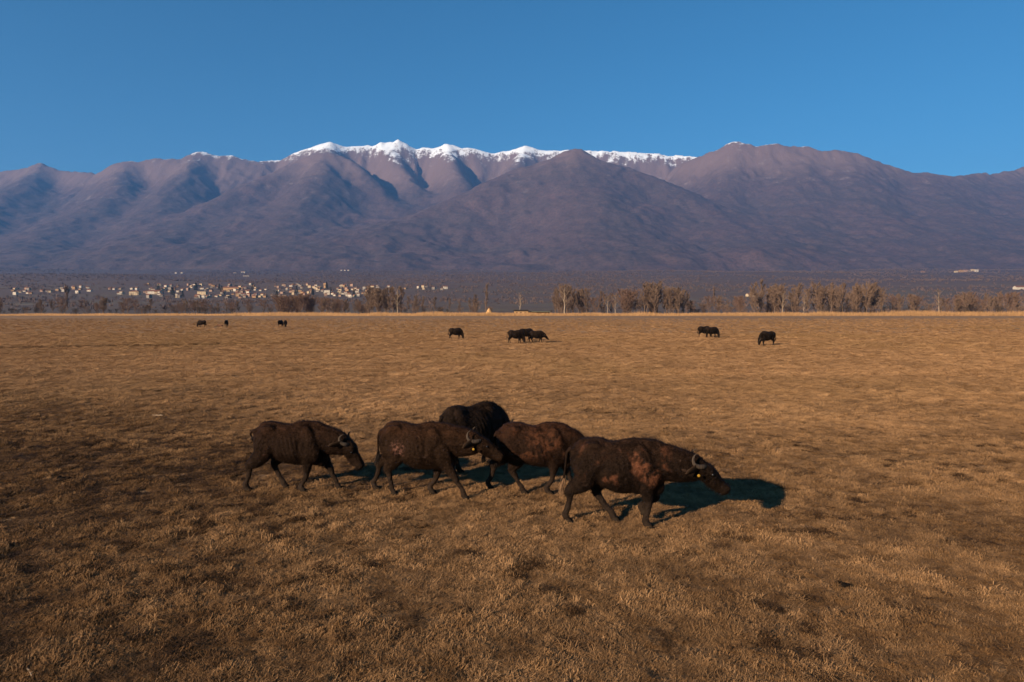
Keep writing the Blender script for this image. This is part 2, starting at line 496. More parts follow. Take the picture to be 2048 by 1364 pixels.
# ================================================================= water buffalo
def coat_mat(name, seed, brown=0.5, base=(0.010, 0.007, 0.0055), patch=(0.07, 0.03, 0.018), hair=False, scab=None):
    warm = lambda q: (q[0], q[1] * 0.88, q[2] * 0.75)
    base = warm(base); patch = warm(patch)
    m = NT(name)
    v = m.coord("Object", (1, 1, 1), (seed * 3.7, seed * 1.9, seed * 0.7))
    big = m.noise(v, 2.1, 3, 0.5, 0.5)
    med = m.noise(v, 6.5, 4, 0.6, 0.6)
    fl = m.n("ShaderNodeMapping"); fl.inputs["Scale"].default_value = (18, 40, 26); m.link(v, fl.inputs[0])
    fine = m.noise(fl.outputs[0], 1.0, 4, 0.7)
    tc = m.n("ShaderNodeTexCoord")
    sp = m.n("ShaderNodeSeparateXYZ"); m.link(tc.outputs["Object"], sp.inputs[0])
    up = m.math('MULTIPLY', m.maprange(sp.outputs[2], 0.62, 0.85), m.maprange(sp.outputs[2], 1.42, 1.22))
    body = m.math('MULTIPLY', m.maprange(sp.outputs[0], -0.75, -0.35), m.maprange(sp.outputs[0], 0.85, 0.6))
    thr = 0.66 - 0.26 * brown
    pm = m.math('MULTIPLY', m.maprange(big, thr, thr + 0.12), m.maprange(med, 0.40, 0.62))
    pm = m.math('MULTIPLY', m.math('MULTIPLY', pm, up), body)
    pm = m.math('MULTIPLY', pm, m.maprange(fine, 0.30, 0.62, 0.45, 1.0))
    c = m.mix(m.ramp(fine, [(0.3, 0.0), (0.7, 1.0)]), tuple(x * 0.45 for x in base), tuple(x * 1.6 for x in base))
    c = m.mix(m.math('MULTIPLY', m.maprange(m.noise(v, 3.4, 4, 0.6, 0.8), 0.50, 0.62), 0.75), c, tuple(x * 0.30 for x in base))   # black matted areas
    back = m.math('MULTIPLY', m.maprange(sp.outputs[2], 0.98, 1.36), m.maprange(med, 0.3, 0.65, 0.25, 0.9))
    c = m.mix(m.math('MULTIPLY', back, 0.8), c, tuple(x * k for x, k in zip(base, (3.3, 2.7, 2.3))))   # lighter brown towards the top of the back
    c = m.mix(pm, c, patch)
    if scab:
        dd = m.n("ShaderNodeVectorMath", operation='DISTANCE'); m.link(tc.outputs["Object"], dd.inputs[0]); dd.inputs[1].default_value = scab
        sm = m.math('MULTIPLY', m.maprange(m.math('ADD', dd.outputs["Value"], m.math('MULTIPLY', m.math('SUBTRACT', med, 0.5), 0.42)), 0.17, 0.03), m.maprange(m.noise(v, 22.0, 4, 0.7), 0.44, 0.66))
        c = m.mix(sm, c, (0.17, 0.075, 0.052))           # raw flaking mud on the flank
    dust = m.math('MULTIPLY', m.maprange(sp.outputs[2], 0.75, 0.10), m.maprange(med, 0.25, 0.7, 0.35, 0.8))
    c = m.mix(dust, c, (0.030, 0.0195, 0.0135))            # dried mud on the legs
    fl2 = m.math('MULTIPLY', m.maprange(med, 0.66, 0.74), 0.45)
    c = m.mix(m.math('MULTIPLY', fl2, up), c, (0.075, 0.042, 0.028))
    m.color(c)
    m.set(Roughness=0.52)
    m.bsdf.inputs["Specular IOR Level"].default_value = 0.07
    m.bsdf.inputs["Specular Tint"].default_value = (0.75, 0.42, 0.25, 1)
    if not hair:
        m.bump(m.math('ADD', fine, m.math('MULTIPLY', med, 1.4)), 0.9, 0.03)
    return m.mat

M_HORN = NT("horn"); _v = M_HORN.coord()
_w = M_HORN.n("ShaderNodeTexWave"); _w.inputs["Scale"].default_value = 14; _w.inputs["Distortion"].default_value = 3; M_HORN.link(_v, _w.inputs[0])
M_HORN.color(M_HORN.mix(_w.outputs[1], (0.030, 0.020, 0.014), (0.078, 0.052, 0.035)))
M_HORN.bump(_w.outputs[1], 0.5, 0.006); M_HORN.set(Roughness=0.75); M_HORN.bsdf.inputs['Specular IOR Level'].default_value = 0.08; M_HORN = M_HORN.mat
M_HOOF = simple_mat("hoof", (0.022, 0.016, 0.012), 0.85, spec=0.03)
M_EAR = simple_mat("ear_skin", (0.030, 0.019, 0.013), 0.85, 0.4, 20, 0.04)
M_EYE = simple_mat("eye", (0.008, 0.006, 0.005), 0.08, 0.1, spec=0.6)
M_NOSE = simple_mat("wet_nose", (0.022, 0.018, 0.018), 0.3, 0.2, 30, spec=0.5)
M_NOSTRIL = simple_mat("nostril", (0.004, 0.003, 0.003), 0.6)
M_TAG = simple_mat("yellow_tag", (0.24, 0.14, 0.012), 0.7, 0.1)
M_TUFT_TAN = simple_mat("tail_tuft_tan", (0.20, 0.12, 0.07), 0.8)
M_TUFT_DARK = simple_mat("tail_tuft_dark", (0.022, 0.015, 0.012), 0.8)

def catmull(P, n=5):
    """smooth a list of control rows (any width) with Catmull-Rom"""
    P = np.array(P, float)
    Q = np.vstack([2 * P[0] - P[1], P, 2 * P[-1] - P[-2]])
    out = []
    for i in range(1, len(Q) - 2):
        for k in range(n):
            t = k / n
            out.append(0.5 * ((2 * Q[i]) + (-Q[i - 1] + Q[i + 1]) * t + (2 * Q[i - 1] - 5 * Q[i] + 4 * Q[i + 1] - Q[i + 2]) * t * t
                              + (-Q[i - 1] + 3 * Q[i] - 3 * Q[i + 1] + Q[i + 2]) * t ** 3))
    out.append(P[-1])
    return np.array(out)

class Soup:
    def __init__(self):
        self.v = []; self.f = []
    def loft(self, rings):
        base = len(self.v); n = len(rings[0])
        for r in rings:
            self.v.extend([tuple(p) for p in r])
        for i in range(len(rings) - 1):
            for j in range(n):
                a = base + i * n + j; b = base + i * n + (j + 1) % n
                self.f.append((a, b, b + n, a + n))
        self.f.append(tuple(base + j for j in range(n))[::-1])
        e = base + (len(rings) - 1) * n
        self.f.append(tuple(e + j for j in range(n)))
    def ellipsoid(self, c, r, M=None, nu=12, nv=8):
        rings = []
        for i in range(nv + 1):
            ph = -math.pi / 2 + math.pi * i / nv
            ph = max(-1.5, min(1.5, ph))
            ring = []
            for j in range(nu):
                a = 2 * math.pi * j / nu
                p = np.array([r[0] * math.cos(ph) * math.cos(a), r[1] * math.cos(ph) * math.sin(a), r[2] * math.sin(ph)])
                if M is not None: p = M @ p
                ring.append(np.array(c) + p)
            rings.append(ring)
        self.loft(rings)
    def tube(self, nodes, n=12, sub=4):
        """nodes: x y z ru rv; rings across the path, u sideways (Y-ish), v in the path plane"""
        C = catmull(nodes, sub)
        rings = []
        for i in range(len(C)):
            t = C[min(i + 1, len(C) - 1), :3] - C[max(i - 1, 0), :3]
            t = t / (np.linalg.norm(t) + 1e-9)
            side = np.array([0, 1.0, 0]); side = side - t * side.dot(t)
            if np.linalg.norm(side) < 0.15:
                side = np.array([1.0, 0, 0]) - t * t[0]
            side /= np.linalg.norm(side)
            up = np.cross(t, side)
            rings.append([C[i, :3] + side * C[i, 3] * math.cos(2 * math.pi * j / n) + up * C[i, 4] * math.sin(2 * math.pi * j / n) for j in range(n)])
        self.loft(rings)
    def mesh(self, name, mat=None, smooth=True):
        me = bpy.data.meshes.new(name)
        me.from_pydata([tuple(map(float, p)) for p in self.v], [], self.f)
        me.polygons.foreach_set("use_smooth", [smooth] * len(me.polygons))
        if mat: me.materials.append(mat)
        bm = bmesh.new(); bm.from_mesh(me); bmesh.ops.recalc_face_normals(bm, faces=bm.faces); bm.to_mesh(me); bm.free()
        return me

TORSO = [  # x, ztop, zbottom, half width
    (-0.79, 1.16, 1.00, 0.06), (-0.75, 1.235, 0.86, 0.145), (-0.66, 1.31, 0.76, 0.215), (-0.52, 1.375, 0.70, 0.265), (-0.42, 1.395, 0.665, 0.285),
    (-0.28, 1.365, 0.60, 0.305), (-0.10, 1.345, 0.535, 0.345), (0.08, 1.345, 0.51, 0.355), (0.24, 1.375, 0.515, 0.325),
    (0.38, 1.400, 0.52, 0.275), (0.50, 1.375, 0.535, 0.235), (0.60, 1.30, 0.58, 0.195), (0.67, 1.18, 0.68, 0.13), (0.70, 1.08, 0.80, 0.06)]

def head_frame(pose):
    P = np.array([pose['poll'][0], pose.get('poll_y', 0.0), pose['poll'][1]])
    pit = rad(pose['pitch']); yaw = rad(pose.get('head_yaw', 0)); roll = rad(pose.get('roll', 0))
    a = np.array([math.cos(pit) * math.cos(yaw), math.cos(pit) * math.sin(yaw), math.sin(pit)])
    b = np.array([-math.sin(yaw), math.cos(yaw), 0.0])
    n = np.cross(a, b)
    b, n = b * math.cos(roll) + n * math.sin(roll), n * math.cos(roll) - b * math.sin(roll)
    return P, a, n, b

def buffalo_body(pose, voxel, name):
    s = Soup()
    belly = pose.get('belly', 0.0); fat = pose.get('fat', 1.0)
    T = catmull([(x, zt, zb - belly * math.exp(-((x - 0.02) / 0.35) ** 2), w * fat) for x, zt, zb, w in TORSO], 3)
    rings = []
    for x, zt, zb, w in T:
        ring = []
        mid = zb + (zt - zb) * 0.46
        for j in range(24):
            a = 2 * math.pi * j / 24
            ca, sa = math.cos(a), math.sin(a)
            yy = w * math.copysign(abs(ca) ** 0.9, ca)
            if sa > 0:
                yy *= 1 - 0.24 * sa ** 2
                zz = mid + (zt - mid) * abs(sa) ** 0.92
            else:
                zz = mid - (mid - zb) * abs(sa) ** 0.95
            ring.append((x, yy, zz))
        rings.append(ring)
    s.loft(rings)
    # hip bones, pin bones, shoulder blades, spine crest
    for sg in (-1, 1):
        s.ellipsoid((-0.43, sg * 0.165, 1.265), (0.16, 0.075, 0.07))
        s.ellipsoid((-0.71, sg * 0.10, 1.165), (0.075, 0.05, 0.06))
        s.ellipsoid((-0.52, sg * 0.165, 0.97), (0.22, 0.115, 0.30))
        M = np.array(Matrix.Rotation(rad(-18), 3, 'Y'))
        s.ellipsoid((0.40, sg * 0.175, 1.02), (0.15, 0.09, 0.33), M)
        s.ellipsoid((0.46, sg * 0.155, 0.80), (0.17, 0.10, 0.19))
    s.ellipsoid((0.57, 0, 0.66), (0.14, 0.12, 0.15))
    s.ellipsoid((-0.42, 0, 1.32), (0.26, 0.12, 0.07))
    s.ellipsoid((0.32, 0, 1.335), (0.34, 0.10, 0.07))
    # legs
    hooves = []
    for side, (fx, fz) in (('hl', pose['hl']), ('hr', pose['hr'])):
        sg = 1 if side == 'hl' else -1
        f = fx + 0.62
        kst = 0.34; khk = 0.68 if f < 0 else 0.52
        hx, hz_ = -0.66 + khk * f, 0.485 + 0.30 * fz + (0.035 if f < 0 else 0)
        fy = sg * 0.135
        nodes = [(-0.52, sg * 0.155, 1.02, 0.115, 0.20), (-0.47 + 0.15 * f, sg * 0.185, 0.87, 0.115, 0.20), (-0.46 + kst * f, sg * 0.185, 0.75, 0.10, 0.172),
                 (-0.55 + 0.55 * f if f < 0 else -0.55 + 0.40 * f, sg * 0.165, 0.625, 0.070, 0.115), (hx, sg * 0.145, hz_, 0.049, 0.066), (hx + 0.02 + 0.08 * (fx - hx), sg * 0.14, hz_ - 0.08, 0.041, 0.050),
                 (hx + 0.55 * (fx - hx), fy, 0.5 * (hz_) + fz * 0.6, 0.034, 0.040), (fx - 0.035, fy, 0.155 + fz, 0.038, 0.044), (fx - 0.02, fy, 0.105 + fz, 0.042, 0.047),
                 (fx + 0.012, fy, 0.06 + fz, 0.040, 0.046), (fx + 0.03, fy, 0.03 + fz, 0.043, 0.052)]
        nodes = [(a_, b_, c_, d_ * (1.22 if c_ < 0.7 else 1.05), e_ * (1.24 if c_ < 0.7 else 1.06)) for a_, b_, c_, d_, e_ in nodes]
        s.tube(nodes, 12, 3)
        hooves.append((fx + 0.035, fy, fz))
    for side, (fx, fz) in (('fl', pose['fl']), ('fr', pose['fr'])):
        sg = 1 if side == 'fl' else -1
        f = fx - 0.44
        fy = sg * 0.125
        kz = 0.40 + 0.5 * fz
        kx = 0.45 + 0.62 * f + (0.26 * min(fz * 4, 1))
        nodes = [(0.40 + 0.10 * f, sg * 0.165, 0.98, 0.10, 0.16), (0.43 + 0.22 * f, sg * 0.165, 0.80, 0.10, 0.145), (0.42 + 0.34 * f, sg * 0.155, 0.66, 0.080, 0.105),
                 (0.44 + 0.46 * f, sg * 0.145, 0.54, 0.062, 0.074), (kx, sg * 0.135, kz, 0.049, 0.053), (kx + 0.12 * (fx - kx), sg * 0.132, kz - 0.07, 0.040, 0.044),
                 (kx + 0.55 * (fx - kx), fy, 0.5 * kz + 0.05 + fz * 0.4, 0.033, 0.037), (fx - 0.03, fy, 0.15 + fz, 0.037, 0.042), (fx - 0.02, fy, 0.10 + fz, 0.041, 0.046),
                 (fx + 0.012, fy, 0.06 + fz, 0.040, 0.047), (fx + 0.03, fy, 0.03 + fz, 0.044, 0.053)]
        nodes = [(a_, b_, c_, d_ * (1.22 if c_ < 0.7 else 1.05), e_ * (1.24 if c_ < 0.7 else 1.06)) for a_, b_, c_, d_, e_ in nodes]
        s.tube(nodes, 12, 3)
        hooves.append((fx + 0.035, fy, fz))
    # neck and head
    P, a, n, b = head_frame(pose)
    HS = pose.get('head', 1.04)
    def H(sx, up, lat=0.0):
        return P + HS * (a * sx + n * up + b * lat)
    q = H(0.03, -0.11)
    start = np.array([0.36, 0, 1.06])
    m1 = np.array([0.56, 0, 1.06 + 0.12 * (q[2] - 1.06)])
    mid = m1 * 0.45 + q * 0.55 + np.array([0, 0, pose.get('crest', 0.0)])
    mid2 = m1 * 0.12 + q * 0.88
    back = H(-0.03, -0.105)
    s.tube([(*start, 0.19, 0.32), (*m1, 0.18, 0.305), (*mid, 0.15, 0.262), (*mid2, 0.128, 0.205), (*q, 0.105, 0.15)], 16, 4)
    st = [(-0.085, -0.11, 0.06, 0.055), (-0.06, -0.105, 0.10, 0.092), (0.0, -0.118, 0.128, 0.118), (0.08, -0.116, 0.142, 0.124), (0.17, -0.132, 0.140, 0.116), (0.25, -0.150, 0.132, 0.096),
          (0.33, -0.160, 0.112, 0.080), (0.395, -0.166, 0.098, 0.079), (0.45, -0.170, 0.092, 0.086), (0.492, -0.173, 0.076, 0.078), (0.515, -0.175, 0.040, 0.045)]
    C = catmull(st, 3)
    rings = []
    for sx, off, hh, ww in C:
        rings.append([H(sx, off + hh * math.copysign(abs(math.sin(t)) ** 0.9, math.sin(t)), ww * math.copysign(abs(math.cos(t)) ** 0.9, math.cos(t)))
                      for t in [2 * math.pi * j / 16 for j in range(16)]])
    s.loft(rings)
    R = np.stack([a, b, n], 1)
    for sg in (-1, 1):
        s.ellipsoid(H(0.165, -0.065, sg * 0.098), np.array((0.05, 0.032, 0.036)) * HS, R)       # brow
        s.ellipsoid(H(0.13, -0.185, sg * 0.066), np.array((0.11, 0.04, 0.07)) * HS, R)          # cheek
        s.ellipsoid(H(0.455, -0.124, sg * 0.048), np.array((0.05, 0.032, 0.034)) * HS, R)       # nostril wing
    me = s.mesh(name + "_cage")
    o = bpy.data.objects.new("cage", me); COL.objects.link(o)
    md = o.modifiers.new("r", 'REMESH'); md.mode = 'VOXEL'; md.voxel_size = voxel; md.use_smooth_shade = True
    sm = o.modifiers.new("s", 'SMOOTH'); sm.factor = 0.5; sm.iterations = int(7 * 0.018 / voxel) + 1
    dg = bpy.context.evaluated_depsgraph_get()
    res = bpy.data.meshes.new_from_object(o.evaluated_get(dg))
    res.name = name
    bpy.data.objects.remove(o); bpy.data.meshes.remove(me)
    res.materials.clear()
    # muscle and bone relief along the normals
    nv = len(res.vertices)
    co = np.empty(nv * 3, np.float32); res.vertices.foreach_get("co", co); co = co.reshape(-1, 3)
    no = np.empty(nv * 3, np.float32); res.vertices.foreach_get("normal", no); no = no.reshape(-1, 3)
    x, y, z = co[:, 0], co[:, 1], co[:, 2]
    ay = np.abs(y)
    def gss(cx, cz, sx, sz): return np.exp(-((x - cx) / sx) ** 2 - ((z - cz) / sz) ** 2) * (ay > 0.08)
    d = -0.024 * gss(-0.20, 1.15, 0.15, 0.13)                       # hollow flank
    d += -0.022 * gss(-0.30, 0.78, 0.08, 0.14) - 0.022 * gss(0.22, 0.95, 0.05, 0.24)
    d += -0.018 * gss(-0.60, 1.12, 0.08, 0.10)
    rib = np.exp(-((x - 0.02) / 0.20) ** 2 - ((z - 0.95) / 0.22) ** 2) * (ay > 0.15)
    d += 0.008 * pose.get('ribs', 1.0) * rib * np.sin((x + 0.25 * (z - 0.9)) * 2 * math.pi / 0.085)
    d += 0.014 * (fbm(x * 6 + 7 * pose.get('seed', 1), z * 6 + y * 3, 3, 3) - 0.5) * 2
    co = co + no * d[:, None].astype(np.float32)
    res.vertices.foreach_set("co", co.ravel()); res.update()
    res.polygons.foreach_set("use_smooth", [True] * len(res.polygons))
    return res, hooves, H, R, HS

def hair_mesh(body, count, seed, name, H=None):
    """short coat hairs lying back along the body; longer on the crest of neck, withers and belly"""
    rng = np.random.default_rng(seed)
    body.calc_loop_triangles()
    nt = len(body.loop_triangles)
    tri = np.empty(nt * 3, np.int32); body.loop_triangles.foreach_get("vertices", tri); tri = tri.reshape(-1, 3)
    co = np.empty(len(body.vertices) * 3, np.float32); body.vertices.foreach_get("co", co); co = co.reshape(-1, 3)
    A, B, C = co[tri[:, 0]], co[tri[:, 1]], co[tri[:, 2]]
    cr = np.cross(B - A, C - A); ar = np.linalg.norm(cr, axis=1); nn = cr / (ar[:, None] + 1e-12)
    cen = (A + B + C) / 3
    wgt = ar * np.where(cen[:, 2] < 0.45, 0.35, 1.0) * np.where(nn[:, 2] > 0.5, 1.6, 1.0)
    idx = rng.choice(nt, count, p=wgt / wgt.sum())
    u = rng.random((count, 2)); fl = u.sum(1) > 1; u[fl] = 1 - u[fl]
    p = A[idx] + (B - A)[idx] * u[:, :1] + (C - A)[idx] * u[:, 1:]
    nrm = nn[idx]
    flow = np.tile(np.array([-0.8, 0, -0.75]), (count, 1)) + rng.normal(0, 0.35, (count, 3))
    flow -= nrm * (flow * nrm).sum(1)[:, None]
    flow /= np.linalg.norm(flow, axis=1)[:, None] + 1e-9
    L = rng.uniform(0.022, 0.062, count)
    top = np.clip((nrm[:, 2] - 0.3) / 0.5, 0, 1)
    L *= 1 + 0.9 * top * np.clip((p[:, 0] + 0.1) / 0.4, 0, 1) * np.clip((1.35 - p[:, 0]) / 0.25, 0, 1)
    L *= np.where((p[:, 2] < 0.75) & (p[:, 2] > 0.45) & (nrm[:, 2] < -0.2), 1.6, 1.0)
    L *= np.where(p[:, 2] < 0.45, 0.6, 1.0)
    lift = rng.uniform(0.10, 0.45, count) + 0.22 * top
    tip = p + L[:, None] * (flow * np.cos(lift)[:, None] + nrm * np.sin(lift)[:, None])
    side = np.cross(nrm, flow) * rng.uniform(0.0025, 0.005, count)[:, None]
    root = p - nrm * 0.004
    V = np.stack([root - side, root + side, tip], 1).reshape(-1, 3)
    return mesh_from(name, V, np.arange(count * 3).reshape(-1, 3), False)

_part_cache = {}
def hoof_mesh():
    if 'hoof' not in _part_cache:
        s = Soup()
        for sg in (-1, 1):
            rings = []
            for z, ry, x0, x1 in ((0.0, 0.031, -0.055, 0.075), (0.03, 0.029, -0.05, 0.062), (0.055, 0.027, -0.045, 0.047), (0.07, 0.02, -0.03, 0.03)):
                cx = (x0 + x1) / 2; rx = (x1 - x0) / 2
                rings.append([(cx + rx * math.cos(t), sg * 0.028 + ry * math.sin(t), z) for t in [2 * math.pi * j / 10 for j in range(10)]])
            s.loft(rings)
        _part_cache['hoof'] = s.mesh("hoof", M_HOOF)
    return _part_cache['hoof']

def build_buffalo(pose, coat, coat_hair, voxel=0.018, hairs=9000, detail=True, seed=1):
    """list of (part name, mesh, parent index or None, offset)"""
    name = "buffalo_body_%d" % seed
    body, hooves, H, R, HS = buffalo_body(pose, voxel, name)
    body.materials.append(coat)
    parts = [("body", body, None, None)]
    if hairs:
        hm = hair_mesh(body, hairs, seed, "coat_hair")
        hm.materials.append(coat_hair)
        parts.append(("coat_hair", hm, 0, None))
    for hx, hy, hz_ in hooves:
        parts.append(("hoof", hoof_mesh(), None, (hx - 0.01, hy, hz_ - 0.002)))
    hl = 0.84 * pose.get('horn', 1.0)
    for sg in (-1, 1):
        path = [(0.03, -0.045, 0.075), (-0.01, -0.06, 0.14), (-0.085, -0.09, 0.205), (-0.17, -0.095, 0.245), (-0.24, -0.045, 0.25), (-0.262, 0.035, 0.225), (-0.235, 0.10, 0.19)]
        rr = [0.038, 0.038, 0.034, 0.028, 0.020, 0.012, 0.003]
        p0 = np.array(path[0])
        path = [p0 + (np.array(q) - p0) * (hl if i > 1 else 1) for i, q in enumerate(path)]
        s = Soup()
        s.tube([(*H(q[0], q[1], sg * q[2]), r * HS * 0.80, r * HS) for q, r in zip(path, rr)], 10, 4)
        parts.append(("horn", s.mesh("horn", M_HORN), None, None))
        # ear: cupped leaf held out below the horn
        s = Soup()
        e0 = np.array((-0.01, -0.105, 0.095)); e1 = np.array((-0.17, -0.15 + pose.get('ear', 0.0), 0.34))
        rings = []
        for k in range(8):
            t = k / 7
            w = 0.02 + 0.07 * math.sin(math.pi * min(1, t * 0.9 + 0.08)) ** 0.8
            cpt = e0 + (e1 - e0) * t + np.array((0, -0.05 * t * t, 0))
            ring = []
            for j in range(10):
                an = 2 * math.pi * j / 10
                up = w * math.cos(an); th = 0.012 * math.sin(an) + 0.022 * math.cos(an) ** 2
                ring.append(H(cpt[0] - th, cpt[1] + up, sg * cpt[2]))
            rings.append(ring)
        s.loft(rings)
        em = s.mesh("ear", M_EAR)
        ei = len(parts)
        parts.append(("ear", em, None, None))
        if detail and pose.get('tag') and (sg == pose['tag'] or pose['tag'] == 2):
            s = Soup()
            tc = H(-0.045, -0.165, sg * 0.24)
            s.ellipsoid(tc + np.array((0.03, sg * 0.02, -0.035)), (0.024, 0.007, 0.023), None, 12, 6)
            parts.append(("ear_tag", s.mesh("ear_tag", M_TAG), ei, None))
        if detail:
            s = Soup(); s.ellipsoid(H(0.175, -0.078, sg * 0.122), np.array((0.021, 0.016, 0.018)) * HS, R)
            parts.append(("eye", s.mesh("eye", M_EYE), None, None))
            s = Soup(); s.ellipsoid(H(0.490, -0.124, sg * 0.046), np.array((0.017, 0.017, 0.014)) * HS, R)
            parts.append(("nostril", s.mesh("nostril", M_NOSTRIL), None, None))
    if detail:
        s = Soup()
        s.ellipsoid(H(0.472, -0.146, 0), np.array((0.040, 0.064, 0.046)) * HS, R, 14, 10)
        parts.append(("nose_pad", s.mesh("nose_pad", M_NOSE), None, None))
    # tail
    tp = pose.get('tail', [(-0.77, 0, 1.20), (-0.84, 0, 1.10), (-0.86, 0.0, 0.90), (-0.87, 0.0, 0.66)])
    s = Soup(); s.tube([(*p, r, r) for p, r in zip(tp, (0.034, 0.026, 0.019, 0.014))], 8, 4)
    ti = len(parts)
    parts.append(("tail", s.mesh("tail", coat), None, None))
    tr = pose.get('tuft', (0, 0, -1)); tm = M_TUFT_TAN if pose.get('tan') else M_TUFT_DARK
    rng = np.random.default_rng(seed + 5)
    V = []; e = np.array(tp[-1])
    for k in range(170):
        d = np.array(tr) + rng.normal(0, 0.20, 3); d /= np.linalg.norm(d)
        r0 = e - np.array(tr) * rng.uniform(-0.02, 0.12) + rng.normal(0, 0.012, 3)
        L = rng.uniform(0.10, 0.24); w = np.cross(d, rng.normal(0, 1, 3)); w /= np.linalg.norm(w); w *= 0.005
        V += [r0 - w, r0 + w, r0 + d * L]
    parts.append(("tail_tuft", mesh_from("tail_tuft", V, np.arange(len(V)).reshape(-1, 3), False, tm), ti, None))
    return parts

def place_buffalo(parts, x, y, yaw, scale, label, group, name="water_buffalo"):
    root = bpy.data.objects.new(name, None); COL.objects.link(root)
    root.empty_display_size = 0.3
    root.location = (x, y, 0.0); root.rotation_euler = (0, 0, rad(yaw)); root.scale = (scale,) * 3
    tag(root, label, "buffalo", group)
    made = []
    for nm, me, par, off in parts:
        o = obj(nm, me, root if par is None else made[par], off, None, 1.2 if nm == 'hoof' else None)
        made.append(o)
    return root

HERD = "buffaloes walking together in the foreground"
# 1: left-hand walker, head lowered
P1 = dict(hl=(-0.24, 0), hr=(-0.90, 0.0), fl=(0.86, 0), fr=(0.22, 0), poll=(1.17, 1.01), pitch=-48, head_yaw=-6, crest=0.02, seed=1, horn=0.85, ear=-0.02, tag=0, ribs=1.2, belly=-0.03, fat=0.90,
          tail=[(-0.77, 0, 1.20), (-0.86, 0.02, 1.16), (-0.90, 0.06, 1.10), (-0.87, 0.10, 1.02)], tuft=(-0.35, 0.6, -0.3))
# 2: walker with the yellow tag, head level and turned a little
P2 = dict(hl=(-0.98, 0), hr=(-0.48, 0), fl=(0.18, 0), fr=(0.92, 0), poll=(1.20, 1.16), pitch=-24, head_yaw=4, seed=2, horn=1.0, tag=2, belly=0.0, fat=0.97,
          tail=[(-0.77, 0, 1.20), (-0.83, 0.0, 1.10), (-0.86, 0.04, 0.88), (-0.88, 0.07, 0.68)], tuft=(-0.25, 0.1, -1))
# 3: brown one between, forequarters hidden
P3 = dict(hl=(-0.95, 0), hr=(-0.25, 0), fl=(0.70, 0), fr=(0.24, 0), poll=(1.05, 0.92), pitch=-50, seed=3, tag=2, horn=0.8, belly=-0.02, fat=0.93,
          tail=[(-0.77, 0, 1.20), (-0.83, 0.0, 1.08), (-0.85, 0.03, 0.86), (-0.84, 0.05, 0.66)])
# 4: front right, neck stretched forward
P4 = dict(hl=(-0.10, 0), hr=(-0.82, 0), fl=(0.36, 0.16), fr=(0.44, 0), poll=(1.30, 1.07), pitch=-33, head_yaw=0, seed=4, horn=0.95, tag=-1, belly=-0.01, fat=0.97, ear=-0.03, crest=0.0, tan=True,
          tail=[(-0.77, 0, 1.20), (-0.84, -0.03, 1.12), (-0.86, -0.06, 0.92), (-0.90, -0.07, 0.62)], tuft=(-0.22, -0.05, -1))
# 5: one behind the group, seen from its hindquarters
P5 = dict(hl=(-0.60, 0), hr=(-0.45, 0), fl=(0.40, 0), fr=(0.52, 0), poll=(1.02, 0.80), pitch=-62, seed=5, horn=0.9, belly=0.04, fat=1.12)

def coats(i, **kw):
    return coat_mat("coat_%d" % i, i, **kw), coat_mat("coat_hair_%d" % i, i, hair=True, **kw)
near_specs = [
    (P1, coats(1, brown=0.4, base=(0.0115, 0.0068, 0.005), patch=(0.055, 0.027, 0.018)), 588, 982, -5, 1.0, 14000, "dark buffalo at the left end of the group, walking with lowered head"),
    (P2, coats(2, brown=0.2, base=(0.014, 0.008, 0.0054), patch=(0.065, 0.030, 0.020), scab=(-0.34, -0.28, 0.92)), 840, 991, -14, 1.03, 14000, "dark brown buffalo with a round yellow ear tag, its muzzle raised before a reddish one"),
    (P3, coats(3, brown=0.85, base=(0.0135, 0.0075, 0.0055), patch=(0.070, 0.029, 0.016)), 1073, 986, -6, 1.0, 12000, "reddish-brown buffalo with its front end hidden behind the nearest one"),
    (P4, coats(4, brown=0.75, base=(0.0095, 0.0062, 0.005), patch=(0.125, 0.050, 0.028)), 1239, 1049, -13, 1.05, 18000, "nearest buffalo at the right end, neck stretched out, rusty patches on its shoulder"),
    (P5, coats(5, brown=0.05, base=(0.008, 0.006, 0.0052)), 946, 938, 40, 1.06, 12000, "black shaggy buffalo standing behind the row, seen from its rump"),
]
for i, (P, (cm, ch), px, py, yaw, sc, nh, lab) in enumerate(near_specs):
    w = on_flat(px, py)
    place_buffalo(build_buffalo(P, cm, ch, 0.018, nh, True, i + 1), w[0], w[1], yaw, sc, lab, HERD)

